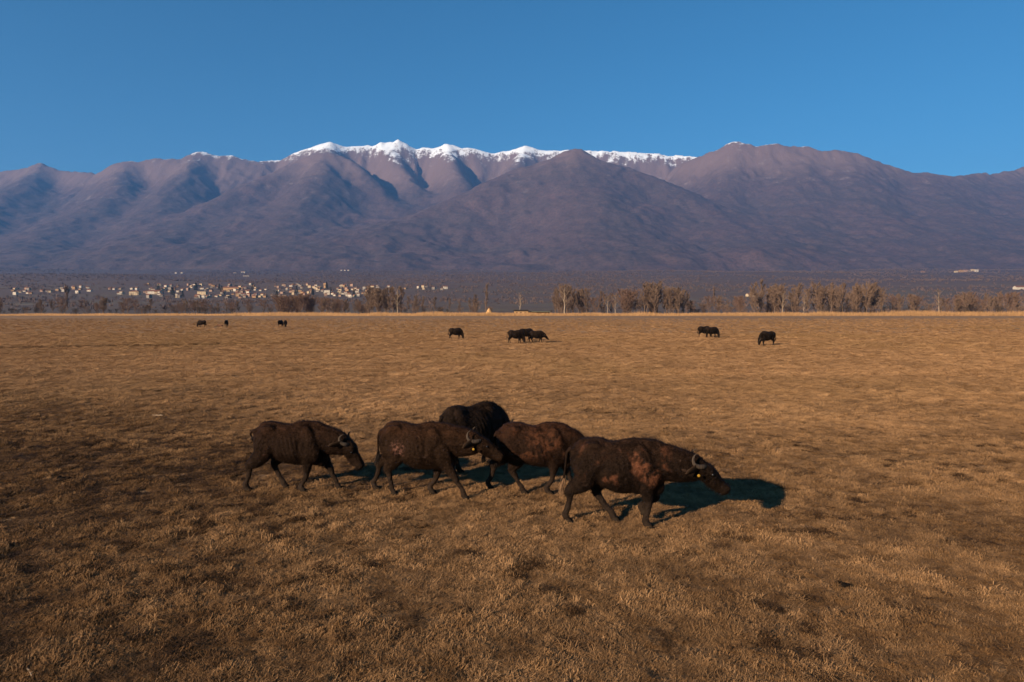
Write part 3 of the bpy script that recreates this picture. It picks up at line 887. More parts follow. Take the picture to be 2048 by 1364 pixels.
# ---- the rest of the herd, far out on the pasture
G1 = dict(hl=(-0.52, 0), hr=(-0.72, 0), fl=(0.52, 0), fr=(0.34, 0), poll=(0.98, 0.58), pitch=-74, seed=6, horn=0.9, belly=0.03, fat=1.05, crest=-0.02)
G2 = dict(hl=(-0.80, 0), hr=(-0.40, 0), fl=(0.30, 0), fr=(0.60, 0), poll=(1.06, 0.86), pitch=-40, seed=7, horn=0.9, belly=0.02)
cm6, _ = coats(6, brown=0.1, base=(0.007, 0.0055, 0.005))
far_g = build_buffalo(G1, cm6, None, 0.03, 0, False, 6)
far_w = build_buffalo(G2, cm6, None, 0.03, 0, False, 7)
FAR = "buffaloes grazing far out on the pasture"
far_specs = [
    (far_g, 404, 654.5, 183, 1.0, "small far buffalo at the far left, grazing and facing left"),
    (far_g, 453, 653.5, 98, 0.98, "small far buffalo standing end-on beside a lying brown calf"),
    (far_g, 561, 653.5, 76, 0.98, "left of two small far buffaloes standing end-on side by side"),
    (far_g, 571, 654.5, 110, 1.0, "right of two small far buffaloes standing end-on side by side"),
    (far_g, 911, 678.5, 4, 0.98, "lone far buffalo grazing to the right, left of the cluster of three"),
    (far_g, 1031, 687.0, 2, 1.02, "left buffalo of the far cluster of three, rump to the left"),
    (far_w, 1052, 682.5, 20, 1.03, "middle buffalo of the far cluster of three, standing behind the other two"),
    (far_w, 1073, 686.0, -3, 0.95, "right buffalo of the far cluster of three, walking right with head low"),
    (far_g, 1408, 675.0, 12, 1.04, "left of the two overlapping far buffaloes on the right, rump to the left"),
    (far_g, 1423, 676.0, 2, 1.0, "right of the two overlapping far buffaloes on the right, head in the grass"),
    (far_g, 1535, 692.0, 196, 1.05, "lone far buffalo at the right, grazing to the left with a pale horn"),
]
for parts, px, py, yaw, sc, lab in far_specs:
    w = on_flat(px, py)
    place_buffalo(parts, w[0], w[1], yaw, sc, lab, FAR)
# calf lying down beside the end-on buffalo
s = Soup()
s.tube([(-0.52, 0, 0.16, 0.05, 0.05), (-0.42, 0, 0.20, 0.17, 0.16), (-0.1, 0, 0.22, 0.22, 0.19), (0.25, 0, 0.22, 0.19, 0.18), (0.42, 0, 0.27, 0.12, 0.13), (0.58, 0, 0.33, 0.09, 0.11), (0.72, 0, 0.30, 0.075, 0.085), (0.85, 0, 0.22, 0.05, 0.05)], 14, 4)
for sg in (-1, 1):
    s.tube([(-0.35, sg * 0.14, 0.16, 0.09, 0.10), (-0.12, sg * 0.24, 0.09, 0.06, 0.07), (-0.30, sg * 0.27, 0.05, 0.035, 0.035), (-0.10, sg * 0.28, 0.04, 0.03, 0.03)], 10, 3)
    s.tube([(0.28, sg * 0.12, 0.15, 0.07, 0.08), (0.45, sg * 0.16, 0.08, 0.045, 0.05), (0.25, sg * 0.18, 0.04, 0.03, 0.03), (0.12, sg * 0.18, 0.035, 0.028, 0.028)], 10, 3)
    s.ellipsoid((0.60, sg * 0.14, 0.37), (0.03, 0.07, 0.035))
_cage = bpy.data.objects.new("cage", s.mesh("calf")); COL.objects.link(_cage)
_r = _cage.modifiers.new("r", 'REMESH'); _r.mode = 'VOXEL'; _r.voxel_size = 0.025; _r.use_smooth_shade = True
_r = _cage.modifiers.new("s", 'SMOOTH'); _r.iterations = 4
_cm = bpy.data.meshes.new_from_object(_cage.evaluated_get(bpy.context.evaluated_depsgraph_get()))
bpy.data.objects.remove(_cage)
_cm.materials.clear(); _cm.materials.append(simple_mat("calf_coat", (0.10, 0.045, 0.026), 0.8, 0.3, 6))
w = on_flat(441, 653.0)
tag(obj("buffalo_calf", _cm, None, (w[0], w[1], 0), rad(170)), "reddish-brown calf lying in the grass beside an end-on far buffalo", "calf")

# ================================================================= grass on the near pasture
m = NT("dry_grass")
c, pos, mid, fine = grass_color(m)
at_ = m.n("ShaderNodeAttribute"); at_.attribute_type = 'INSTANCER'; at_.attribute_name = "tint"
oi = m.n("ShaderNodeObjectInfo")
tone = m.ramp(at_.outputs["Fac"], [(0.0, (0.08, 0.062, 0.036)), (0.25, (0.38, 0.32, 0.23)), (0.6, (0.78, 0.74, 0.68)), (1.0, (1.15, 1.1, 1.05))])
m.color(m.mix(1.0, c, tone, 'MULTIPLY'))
m.set(Roughness=0.8)
M_GRASS = m.mat

def clump_mesh(seed, blades, height, spread, lean):
    rng = np.random.default_rng(seed)
    V = []; F = []
    for k in range(blades):
        r = spread * math.sqrt(rng.random()); a = rng.random() * 2 * math.pi
        p = np.array([r * math.cos(a), r * math.sin(a), -0.01])
        az = rng.random() * 2 * math.pi
        d = np.array([math.cos(az), math.sin(az), 0.0])
        L = height * rng.uniform(0.5, 1.35)
        ln = lean * rng.uniform(0.4, 1.5)
        wv = np.array([-d[1], d[0], 0]) * rng.uniform(0.0020, 0.0042)
        curl = np.array([-d[1], d[0], 0]) * L * rng.normal(0, 0.35)
        p1 = p + d * L * 0.5 * ln + np.array([0, 0, L * 0.48])
        p2 = p + d * L * 1.2 * ln + curl + np.array([0, 0, L * max(0.08, 0.8 - 0.6 * ln * ln)])
        i = len(V)
        V += [p - wv, p + wv, p1 - wv * 0.8, p1 + wv * 0.8, p2]
        F += [(i, i + 1, i + 3), (i, i + 3, i + 2), (i + 2, i + 3, i + 4)]
    me = mesh_from("grass_clump", V, np.array(F), False, M_GRASS)
    return me

clumps = bpy.data.collections.new("grass_clumps")     # prototypes only; not linked into the scene
for k in range(10):
    o = bpy.data.objects.new("grass_clump", clump_mesh(300 + k, 135, 0.062 if k < 7 else 0.085, 0.14 if k < 7 else 0.09, 1.6 if k < 7 else 1.1))
    clumps.objects.link(o)

def scatter_grass():
    rng = np.random.default_rng(77)
    P = []; S = []
    for y0, y1, dens, sc in ((1.5, 13, 120, 0.95), (13, 22, 80, 1.05), (22, 36, 42, 1.3), (36, 60, 17.0, 1.7), (60, 100, 6.0, 2.3), (100, 270, 1.1, 2.6)):
        w1 = 1.02 * y1 + 6
        n = int(dens * (y1 - y0) * 2 * w1)
        x = rng.uniform(-w1, w1, n); y = rng.uniform(y0, y1, n)
        k = np.abs(x) < 1.02 * y + 6
        if y1 == 270: k &= rng.random(n) < np.clip((275 - y) / 175, 0, 1)
        P.append(np.stack([x[k], y[k]], 1)); S.append(np.full(k.sum(), sc) * rng.uniform(0.7, 1.3, k.sum()))
    P = np.vstack(P); S = np.concatenate(S)
    n = len(P)
    tus = fbm(P[:, 0] / 0.55, P[:, 1] / 0.55, 3, 900)           # tussocks and gaps
    broad = fbm(P[:, 0] / 5.5, P[:, 1] / 5.5, 3, 901)
    left = np.clip((-P[:, 0] - 1.0 + (14 - P[:, 1]) * 0.25) / 9.0, 0, 1) * np.clip((34 - P[:, 1]) / 18, 0, 1)   # ranker grass towards the left corner, with vignette darkening painted in as well
    fa = np.clip((P[:, 1] - 18) / 22, 0, 1)                      # grazed shorter and more evenly farther out
    tus = tus + (0.5 - tus) * 0.7 * fa
    hz_ = 0.6 + 0.85 * np.clip((tus - 0.32) / 0.4, 0, 1) * (0.75 + 0.5 * broad + 0.55 * left)
    tint = np.clip(0.70 + 0.15 * fa + 0.55 * (1 - 0.7 * fa) * (broad - 0.5) + 0.35 * (tus - 0.5) - 0.42 * left - 0.26 * np.clip((20 - P[:, 1]) / 12, 0, 1) + rng.normal(0, 0.12, n), 0, 1)  # near and left terms partly paint a vignette darkening into the tint
    hole = (fbm(P[:, 0] / 0.24, P[:, 1] / 0.24, 2, 905) + 0.35 * fbm(P[:, 0] / 3.0, P[:, 1] / 3.0, 2, 906) + 0.20 * left - 0.4 * fa) > 0.965
    tint = np.where(hole, rng.uniform(0.0, 0.16, n), tint)         # dark old sedge
    dr = np.abs(P[:, 1] - 0.42 * P[:, 0] - 81.3 + 3 * (fbm(P[:, 0] / 9, P[:, 1] / 9, 2, 908) - 0.5))
    tint = np.where((dr < 2.4 * rng.random(n)) & (P[:, 0] < -20 - 14 * rng.random(n)), rng.uniform(0.12, 0.45, n), tint)   # damp drain
    gap = (tus < 0.2) & (rng.random(n) < 0.3)
    keep = ~gap
    P, S, hz_, tint = P[keep], S[keep], hz_[keep], tint[keep]
    n = len(P)
    me = bpy.data.meshes.new("pasture_grass")
    me.vertices.add(n)
    me.vertices.foreach_set("co", np.column_stack([P, np.zeros(n)]).astype(np.float32).ravel())
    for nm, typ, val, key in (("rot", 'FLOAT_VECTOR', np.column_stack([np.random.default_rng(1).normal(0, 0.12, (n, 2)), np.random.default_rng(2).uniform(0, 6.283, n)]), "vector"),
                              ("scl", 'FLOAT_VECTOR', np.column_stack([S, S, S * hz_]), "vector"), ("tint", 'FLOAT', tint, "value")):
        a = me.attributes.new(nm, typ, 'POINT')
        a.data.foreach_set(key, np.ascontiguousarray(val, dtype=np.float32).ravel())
    me.materials.append(M_GRASS)
    o = obj("pasture_grass", me)
    ng = bpy.data.node_groups.new("grass_scatter", 'GeometryNodeTree')
    ng.interface.new_socket("Geometry", in_out='INPUT', socket_type='NodeSocketGeometry')
    ng.interface.new_socket("Geometry", in_out='OUTPUT', socket_type='NodeSocketGeometry')
    N = ng.nodes
    gi = N.new("NodeGroupInput"); go = N.new("NodeGroupOutput")
    ci = N.new("GeometryNodeCollectionInfo"); ci.inputs["Collection"].default_value = clumps
    ci.inputs["Separate Children"].default_value = True; ci.inputs["Reset Children"].default_value = True
    ip = N.new("GeometryNodeInstanceOnPoints"); ip.inputs["Pick Instance"].default_value = True
    ar = N.new("GeometryNodeInputNamedAttribute"); ar.data_type = 'FLOAT_VECTOR'; ar.inputs["Name"].default_value = "rot"
    as_ = N.new("GeometryNodeInputNamedAttribute"); as_.data_type = 'FLOAT_VECTOR'; as_.inputs["Name"].default_value = "scl"
    e2r = N.new("FunctionNodeEulerToRotation")
    L = ng.links
    L.new(gi.outputs[0], ip.inputs["Points"]); L.new(ci.outputs[0], ip.inputs["Instance"])
    L.new(ar.outputs["Attribute"], e2r.inputs[0]); L.new(e2r.outputs[0], ip.inputs["Rotation"])
    L.new(as_.outputs["Attribute"], ip.inputs["Scale"]); L.new(ip.outputs[0], go.inputs[0])
    md = o.modifiers.new("scatter", 'NODES'); md.node_group = ng
    tag(o, "matted dry winter grass covering the near pasture", "grass", kind="stuff")
scatter_grass()

# ================================================================= reed belt along the far edge of the pasture
def reeds():
    rng = np.random.default_rng(12)
    n = 52000
    x = rng.uniform(-420, 420, n)
    edge = 352 + 5 * (fbm(x / 60, x * 0, 3, 61) - 0.5) * 2 + np.where(x < -140, 9, 0)
    y = edge + rng.random(n) ** 1.4 * 26
    h = (1.5 + 1.3 * fbm(x / 35, y / 20, 3, 62)) * rng.uniform(0.75, 1.2, n) * (0.55 + 0.75 * fbm(x / 14, x * 0 + 3, 3, 66)) * np.where(x < -150, 0.62, 1.0) * np.clip(1.0 + (x - 100) / 900, 0.85, 1.25)
    h *= np.where((y - edge) < 2.5, 0.6, 1.0)
    w = rng.uniform(0.05, 0.11, n)
    lean = rng.normal(0, 0.16, n)
    z0 = ground_z(x, y) - 0.05
    V = np.stack([np.stack([x - w, y, z0], 1), np.stack([x + w, y + rng.normal(0, 0.05, n), z0], 1), np.stack([x + lean * h, y + rng.normal(0, 0.3, n), z0 + h], 1)], 1).reshape(-1, 3)
    me = mesh_from("reed_bed", V, np.arange(3 * n).reshape(-1, 3), False, simple_mat("reed", (0.36, 0.215, 0.105), 0.85, 0.4, 0.05))
    tag(obj("reed_bed", me), "long strip of tawny dry reeds along the far edge of the pasture", "reeds", kind="stuff")
reeds()

# ================================================================= bare winter trees
def bark(name, col): return simple_mat(name, col, 0.9, 0.25, 0.9)
M_BROWN = bark("twigs_brown", (0.150, 0.100, 0.076)); M_RED = bark("twigs_red_brown", (0.145, 0.088, 0.068)); M_GREYT = bark("twigs_grey", (0.155, 0.106, 0.082))
M_PALE = bark("bark_pale", (0.42, 0.34, 0.27)); M_TRUNK = bark("bark_brown", (0.15, 0.105, 0.08)); M_DARKT = bark("twigs_dark", (0.050, 0.038, 0.030)); M_CON = bark("needles", (0.022, 0.030, 0.021))

def stem(V, F, p0, p1, r0, r1, n=5):
    p0 = np.array(p0, float); p1 = np.array(p1, float)
    d = p1 - p0; d = d / np.linalg.norm(d)
    u = np.cross(d, [0.3, 1, 0.1]); u /= np.linalg.norm(u); v = np.cross(d, u)
    i = len(V)
    for p, r in ((p0, r0), (p1, r1)):
        for k in range(n):
            a = 2 * math.pi * k / n
            V.append(p + r * (u * math.cos(a) + v * math.sin(a)))
    for k in range(n):
        F.append((i + k, i + (k + 1) % n, i + n + (k + 1) % n, i + n + k))

def bare_tree(seed, height, width, upright, twigs, m_trunk, m_crown, stems=1, first=0.25, tw=0.075):
    """trunk with limbs, and a crown of fine bare twigs"""
    rng = np.random.default_rng(seed)
    V = []; F = []; limbs = []
    for s_ in range(stems):
        off = rng.normal(0, 0.3 * (stems > 1), 2); lean = rng.normal(0, 0.03 + 0.09 * (stems > 1), 2)
        hh = height * rng.uniform(0.82, 1.0) if stems > 1 else height * 0.96
        pts = []
        p = np.array([off[0], off[1], -0.3]); r = 0.016 * height / math.sqrt(stems)
        for k in range(6):
            q = np.array([off[0] + lean[0] * hh * (k + 1) / 6 + rng.normal(0, 0.012 * height), off[1] + lean[1] * hh * (k + 1) / 6 + rng.normal(0, 0.012 * height), hh * (k + 1) / 6])
            r1 = r * 0.78
            stem(V, F, p, q, r, r1); pts.append((p, q)); p = q; r = r1
        nl = int(16 / stems) + 5
        for k in range(nl):
            t = first + (1 - first) * (k + rng.random()) / nl * 0.95
            z = hh * t; seg = min(5, int(t * 6)); a, b = pts[seg]; f = np.clip((z - a[2]) / (b[2] - a[2] + 1e-6), 0, 1)
            o = a + (b - a) * f
            az = rng.random() * 6.283
            env = width * 0.5 * math.sin(math.pi * min(1, 0.22 + 0.72 * (t - first) / (1 - first))) ** 0.7
            up = upright * rng.uniform(0.7, 1.3)
            e = o + np.array([math.cos(az) * env, math.sin(az) * env, env * up]) * rng.uniform(0.65, 1.05)
            e[2] = min(e[2], height * 1.02)
            stem(V, F, o, e, 0.0055 * height * (1.15 - t), 0.0012 * height, 3)
            limbs.append((o, e))
        limbs.append((pts[3][0], pts[5][1]))
    trunk = mesh_from("trunk", np.array(V), F, True, m_trunk)
    T = []
    for k in range(twigs):
        o, e = limbs[rng.integers(len(limbs))]
        f = rng.random() ** 0.7
        p = o + (e - o) * f
        d = (e - o) / (np.linalg.norm(e - o) + 1e-6) * 0.6 + rng.normal(0, 0.5, 3) + np.array([0, 0, 0.35 * upright])
        d /= np.linalg.norm(d)
        L = height * rng.uniform(0.04, 0.11)
        wv = np.cross(d, rng.normal(0, 1, 3)); wv = wv / np.linalg.norm(wv) * tw * height / 15 * rng.uniform(0.6, 1.4)
        T += [p - wv, p + wv, p + d * L]
    crown = mesh_from("crown", np.array(T), np.arange(len(T)).reshape(-1, 3), False, m_crown)
    return trunk, crown

def conifer(seed, height, width):
    rng = np.random.default_rng(seed)
    V = []; F = []
    stem(V, F, (0, 0, -0.3), (0, 0, height), 0.02 * height, 0.003 * height)
    trunk = mesh_from("trunk", np.array(V), F, True, M_TRUNK)
    T = []
    for k in range(700):
        t = rng.random() ** 1.4
        z = height * (0.08 + 0.92 * t); rr = width * 0.5 * (1 - t) ** 0.8 * rng.uniform(0.3, 1.05) + 0.05
        az = rng.random() * 6.283
        p = np.array([math.cos(az) * rr, math.sin(az) * rr, z])
        d = np.array([math.cos(az), math.sin(az), -0.4]) + rng.normal(0, 0.4, 3); d /= np.linalg.norm(d)
        wv = np.cross(d, rng.normal(0, 1, 3)); wv = wv / np.linalg.norm(wv) * 0.16 * height / 10
        T += [p - wv, p + wv, p + d * height * 0.09]
    return trunk, mesh_from("crown", np.array(T), np.arange(len(T)).reshape(-1, 3), False, M_CON)

TREES = {
    'poplar': [bare_tree(500 + k, 16, 4.6, 1.9, 1100, M_TRUNK, M_BROWN, 1, 0.18) for k in range(3)],
    'grove': [bare_tree(510 + k, 15, 6.5, 1.5, 1500, M_GREYT, M_GREYT, 2, 0.15) for k in range(3)],
    'willow': [bare_tree(520 + k, 9, 8.0, 1.1, 1700, M_TRUNK, M_RED, 4, 0.10) for k in range(3)],
    'pale': [bare_tree(530 + k, 14, 6.5, 1.2, 600, M_PALE, M_GREYT, 1, 0.3, 0.035) for k in range(3)],
    'bush': [bare_tree(540 + k, 4, 6.0, 0.8, 1300, M_DARKT, M_DARKT, 6, 0.05, 0.10) for k in range(3)],
    'brush': [bare_tree(550 + k, 4, 5.5, 1.2, 1300, M_RED, M_BROWN, 6, 0.05, 0.085) for k in range(3)],
    'conifer': [conifer(560 + k, 12, 5) for k in range(2)],
    'spire': [bare_tree(570 + k, 20, 3.0, 3.2, 1200, M_GREYT, M_GREYT, 1, 0.08) for k in range(2)],
}
BASE_H = dict(poplar=16, grove=15, willow=9, pale=14, bush=4, brush=4, conifer=12, spire=20)
_tr = random.Random(4)
def plant(kind, x, y, height, label, group=None, name=None, cat="tree"):
    trunk, crown = TREES[kind][_tr.randrange(len(TREES[kind]))]
    height *= 1.3
    k = height / BASE_H[kind]
    root = bpy.data.objects.new(name or {'bush': 'shrub', 'brush': 'shrub', 'conifer': 'conifer_tree', 'willow': 'willow_tree'}.get(kind, 'bare_tree'), None)
    COL.objects.link(root)
    root.location = (float(x), float(y), float(ground_z(x, y)))
    root.rotation_euler = (0, 0, _tr.random() * 6.28); root.scale = (k * _tr.uniform(0.9, 1.15), k * _tr.uniform(0.9, 1.15), k)
    obj("trunk", trunk, root); obj("crown", crown, root)
    tag(root, label, cat, group)
    return root

def grove(n, x0, x1, y0, y1, h0, h1, kinds, label, group, cat="tree", arch=False):
    """n trees between photo columns x0..x1, distances y0..y1"""
    made = []
    for i in range(n):
        px = _tr.uniform(x0, x1); d = _tr.uniform(y0, y1)
        k = 1.0
        if arch: k = 0.6 + 0.4 * math.sin(math.pi * (px - x0) / (x1 - x0))
        r = plant(_tr.choice(kinds), (px - 1024) / FPX * d, d, _tr.uniform(h0, h1) * k, label, group, None, cat)
        made.append((px, r.scale[2] * BASE_H.get(r.name.split('.')[0], 10) / d, r))
    made.sort(key=lambda t: t[0])
    for word, r in (("leftmost ", made[0][2]), ("rightmost ", made[-1][2])):
        r["label"] = word + label

# right-hand groves
grove(58, 1500, 1762, 395, 470, 10, 15.5, ['poplar', 'poplar', 'grove'], "bare poplar in the long tall grove behind the right-hand reeds", "poplars of the long right-hand grove")
grove(26, 1268, 1372, 395, 440, 11, 17.5, ['grove', 'grove', 'poplar'], "bare tree in the tall rounded clump right of centre", "trees of the tall rounded clump", arch=True)
grove(15, 1105, 1165, 395, 440, 8, 14, ['grove', 'poplar'], "bare tree in the loose row right of the farm shed", "trees right of the farm")
grove(13, 1170, 1262, 395, 430, 7, 12, ['poplar', 'willow'], "thin bare tree between the two groves right of centre", "thin trees right of centre")
grove(12, 1375, 1495, 420, 520, 6, 10, ['willow', 'poplar'], "low bare tree in the gap before the long right-hand grove", "low trees in the right-hand gap")
grove(38, 1770, 2100, 395, 470, 7, 11.5, ['grove', 'willow', 'poplar'], "bare tree in the dark mixed belt at the far right edge", "trees of the far right belt")
# left-hand thickets
grove(20, 555, 625, 395, 430, 6, 9.5, ['willow'], "reddish willow in the thicket below the middle of the village", "willows below the village")
grove(20, 725, 805, 395, 430, 8, 13, ['grove', 'poplar'], "tall bare tree in the clump right of the village", "trees of the clump right of the village")
grove(18, 640, 725, 400, 480, 5, 9, ['willow', 'grove'], "low bare tree between the willow thicket and the taller clump", "low trees before the village")
grove(12, 810, 960, 430, 620, 6, 11, ['grove', 'poplar'], "faint bare tree left of the straw stack", "trees left of the straw stack")
grove(24, 280, 560, 400, 520, 4.5, 8, ['willow', 'willow', 'grove'], "low bare tree in the scrub below the left half of the village", "trees in the left scrub")
grove(22, -40, 280, 400, 520, 5, 9, ['willow', 'grove'], "dim bare tree in the dark scrub at the far left", "trees in the far left scrub")
# single trees that stand out
for kind, px, d, h, lab in [
    ('pale', 1129, 385, 13, "slender pale-trunked tree rising from the reeds right of the farm"),
    ('pale', 1215, 383, 8.5, "left of two small pale forked trees at the reed edge"),
    ('pale', 1230, 383, 9, "right of two small pale forked trees at the reed edge"),
    ('pale', 1877, 386, 11, "pale-barked spreading tree standing alone near the right edge"),
    ('spire', 971, 640, 19, "tall thin grey spire poplar left of the farm"),
    ('spire', 136, 700, 20, "tall thin poplar standing alone at the far left"),
    ('spire', 1428, 700, 18, "thin pale poplar standing alone in the gap right of the rounded clump"),
    ('pale', 1040, 397, 10, "bare tree standing right behind the farm shed"),
    ('pale', 795, 392, 12, "pale leaning tree at the right side of the clump by the village"),
    ('pale', 1565, 388, 10, "pale-trunked tree at the left front of the long grove"),
    ('pale', 1607, 388, 9.5, "forked pale tree at the front of the long grove"),
]:
    plant(kind, (px - 1024) / FPX * d, d, h, lab)
# shrubs along the back of the reeds
for n, x0, x1, y0, y1, h0, h1, kinds, lab, grp in [
    (40, -60, 500, 385, 520, 1.6, 4.0, ['bush', 'bush', 'brush'], "dark leafless shrub in the scrub at the left behind the reeds", "shrubs in the left scrub"),
    (34, 480, 960, 383, 470, 1.6, 3.6, ['bush', 'brush'], "leafless shrub below the right half of the village", "shrubs before the village"),
    (24, 1100, 1500, 400, 520, 3.2, 5.2, ['brush'], "tall brown thicket bush in the hazy band right of the farm", "thicket right of the farm"),
    (26, 1500, 2100, 400, 500, 3.2, 5.5, ['brush'], "tall brown thicket bush among the trunks of the right-hand grove", "thicket in the right-hand grove"),
    (22, 560, 1000, 400, 520, 3.0, 5.0, ['brush'], "tall brown thicket bush between the village and the farm", "thicket before the village"),
    (26, 1095, 1500, 383, 470, 1.6, 3.4, ['brush', 'bush'], "leafless shrub at the foot of the trees right of the farm", "shrubs right of the farm"),
    (40, 1480, 2110, 382, 450, 1.8, 4.2, ['brush', 'bush'], "leafless shrub at the foot of the long right-hand grove", "shrubs under the right-hand grove")]:
    grove(n, x0, x1, y0, y1, h0, h1, kinds, lab, grp, "shrub")

# ================================================================= far scrub and woodland on the fans below the mountains (one mass)
def far_woods():
    rng = np.random.default_rng(31)
    n = 26000
    y = 560 + (rng.random(n) ** 0.8) * 5200
    x = rng.uniform(-1, 1, n) * (0.86 * y + 250)
    dn = fbm(x / 420, y / 300, 4, 81)
    k = rng.random(n) < np.clip((dn - 0.36) * 5.0, 0.06, 1)
    k &= ~((y > 1250) & (y < 2100) & (np.abs(x / y + 0.42) < 0.24) & (rng.random(n) < 0.6))
    x, y = x[k], y[k]; n = len(x)
    z = ground_z(x, y)
    r = rng.uniform(1.5, 3.2, n) * (1 + y / 4500); h = r * rng.uniform(0.8, 1.6, n)
    # each a fuzzy tuft of leaning bare stems
    q = 15
    X = np.repeat(x, q); Y = np.repeat(y, q); Z = np.repeat(z, q); R_ = np.repeat(r, q); H_ = np.repeat(h, q); N = len(X)
    X = X + rng.normal(0, 0.55, N) * R_; Y = Y + rng.normal(0, 0.55, N) * R_
    hh = H_ * rng.uniform(0.6, 1.3, N); ww = R_ * rng.uniform(0.10, 0.24, N)
    lx = rng.normal(0, 0.35, N) * hh
    az = rng.uniform(0, np.pi, N)
    V = np.stack([np.stack([X - ww * np.cos(az), Y - ww * np.sin(az), Z - 0.3], 1), np.stack([X + ww * np.cos(az), Y + ww * np.sin(az), Z - 0.3], 1), np.stack([X + lx, Y + rng.normal(0, 0.3, N) * hh, Z + hh], 1)], 1)
    F = np.arange(3 * N)
    m = NT("far_scrub"); pos = m.n("ShaderNodeNewGeometry").outputs["Position"]
    nb = m.noise(pos, 0.012, 4, 0.7)
    m.color(m.ramp(nb, [(0.3, (0.085, 0.051, 0.038)), (0.5, (0.115, 0.068, 0.050)), (0.7, (0.145, 0.088, 0.062))]))
    me = mesh_from("far_woodland", V.reshape(-1, 3), F.reshape(-1, 3), False, m.mat)
    tag(obj("far_woodland", me), "brown leafless scrub and woodland on the slopes below the mountains", "woodland", kind="stuff")
far_woods()

# ================================================================= village houses
M_WALLS = {'white': simple_mat("white_render", (0.52, 0.48, 0.44), 0.85, 0.08, 0.4), 'cream': simple_mat("cream_render", (0.48, 0.39, 0.28), 0.85, 0.1, 0.4),
           'ochre': simple_mat("ochre_render", (0.36, 0.23, 0.13), 0.85, 0.1, 0.4), 'grey': simple_mat("grey_render", (0.24, 0.215, 0.20), 0.85, 0.1, 0.4), 'pink': simple_mat("pink_render", (0.36, 0.24, 0.19), 0.85, 0.1, 0.4)}
M_ROOF = simple_mat("roof_tile", (0.17, 0.075, 0.048), 0.85, 0.3, 1.2); M_ROOF2 = simple_mat("roof_grey", (0.20, 0.17, 0.15), 0.8, 0.2, 1.2)
M_PANE = simple_mat("window_dark", (0.02, 0.02, 0.025), 0.25, 0.1, spec=0.5)
_hc = {}
def box(V, F, x0, x1, y0, y1, z0, z1):
    i = len(V)
    V += [(x, y, z) for x in (x0, x1) for y in (y0, y1) for z in (z0, z1)]
    F += [tuple(i + k for k in f) for f in ((0, 1, 3, 2), (4, 6, 7, 5), (0, 4, 5, 1), (2, 3, 7, 6), (0, 2, 6, 4), (1, 5, 7, 3))]
def house_parts(w, d, h, roof, wall):
    key = (w, d, h, roof, wall)
    if key in _hc: return _hc[key]
    V = []; F = []
    box(V, F, -w / 2, w / 2, -d / 2, d / 2, -1.5, h)
    if roof == 'gable':
        i = len(V); rh = d * 0.24
        for sx in (-1, 1):
            V += [(sx * w / 2, -d / 2, h), (sx * w / 2, d / 2, h), (sx * w / 2, 0, h + rh - 0.05)]
        F += [(i, i + 1, i + 2), (i + 3, i + 5, i + 4)]
    parts = [("wall", mesh_from("house_wall", np.array(V, float), F, False, M_WALLS[wall]), None)]
    V = []; F = []; o = 0.5
    if roof == 'gable':
        rh = d * 0.24
        V = [(-w / 2 - o, -d / 2 - o, h - 0.15), (w / 2 + o, -d / 2 - o, h - 0.15), (w / 2 + o, 0, h + rh + .1), (-w / 2 - o, 0, h + rh + .1), (-w / 2 - o, d / 2 + o, h - 0.15), (w / 2 + o, d / 2 + o, h - 0.15)]
        V += [(a, b, c + 0.25) for a, b, c in V]
        F = [(0, 3, 2, 1), (3, 4, 5, 2), (6, 7, 8, 9), (9, 8, 11, 10), (0, 1, 7, 6), (4, 10, 11, 5), (0, 6, 9, 3), (3, 9, 10, 4), (1, 2, 8, 7), (2, 5, 11, 8)]
    elif roof == 'hip':
        rh = d * 0.22; q = w * 0.5 - d * 0.45
        V = [(-w / 2 - o, -d / 2 - o, h), (w / 2 + o, -d / 2 - o, h), (w / 2 + o, d / 2 + o, h), (-w / 2 - o, d / 2 + o, h), (-q, 0, h + rh), (q, 0, h + rh)]
        F = [(0, 1, 5, 4), (1, 2, 5), (2, 3, 4, 5), (3, 0, 4), (0, 3, 2, 1)]
    else:
        box(V, F, -w / 2 - 0.3, w / 2 + 0.3, -d / 2 - 0.3, d / 2 + 0.3, h, h + 0.35)
    parts.append(("roof", mesh_from("house_roof", np.array(V, float), F, False, M_ROOF if roof != 'flat' else M_ROOF2), None))
    V = []; F = []
    box(V, F, -0.55, 0.55, -0.06, 0.06, -0.7, 0.7)
    pane = mesh_from("house_window", np.array(V, float), F, False, M_PANE)
    nw = max(2, int(w / 3.2)); nf = max(1, int(h / 3.0))
    for fl in range(nf):
        for k in range(nw):
            parts.append(("window", pane, (-w / 2 + w * (k + 0.5) / nw, -d / 2 - 0.03, 1.6 + 2.9 * fl)))
    V = []; F = []; box(V, F, -0.35, 0.35, -0.35, 0.35, 0, 1.6)
    if roof != 'flat':
        parts.append(("chimney", mesh_from("chimney", np.array(V, float), F, False, M_WALLS['grey']), (w * 0.22, 0.6, h + d * 0.12)))
    _hc[key] = parts
    return parts
def house(px, py, w, d, h, roof, wall, label, group=None, rz=None, name="house", cat="house"):
    p = on_ground(px, py, 900)
    root = bpy.data.objects.new(name, None); COL.objects.link(root)
    root.location = p; root.rotation_euler = (0, 0, rz if rz is not None else _tr.uniform(-0.45, 0.35))
    for nm, me, off in house_parts(w, d, h, roof, wall):
        obj(nm, me, root, off)
    tag(root, label, cat, group)
    return root
WORD = dict(white="white-walled", cream="cream-walled", ochre="ochre-walled", grey="grey-walled", pink="pinkish")
ROOFW = dict(gable="gabled", hip="hip-roofed", flat="flat-roofed")
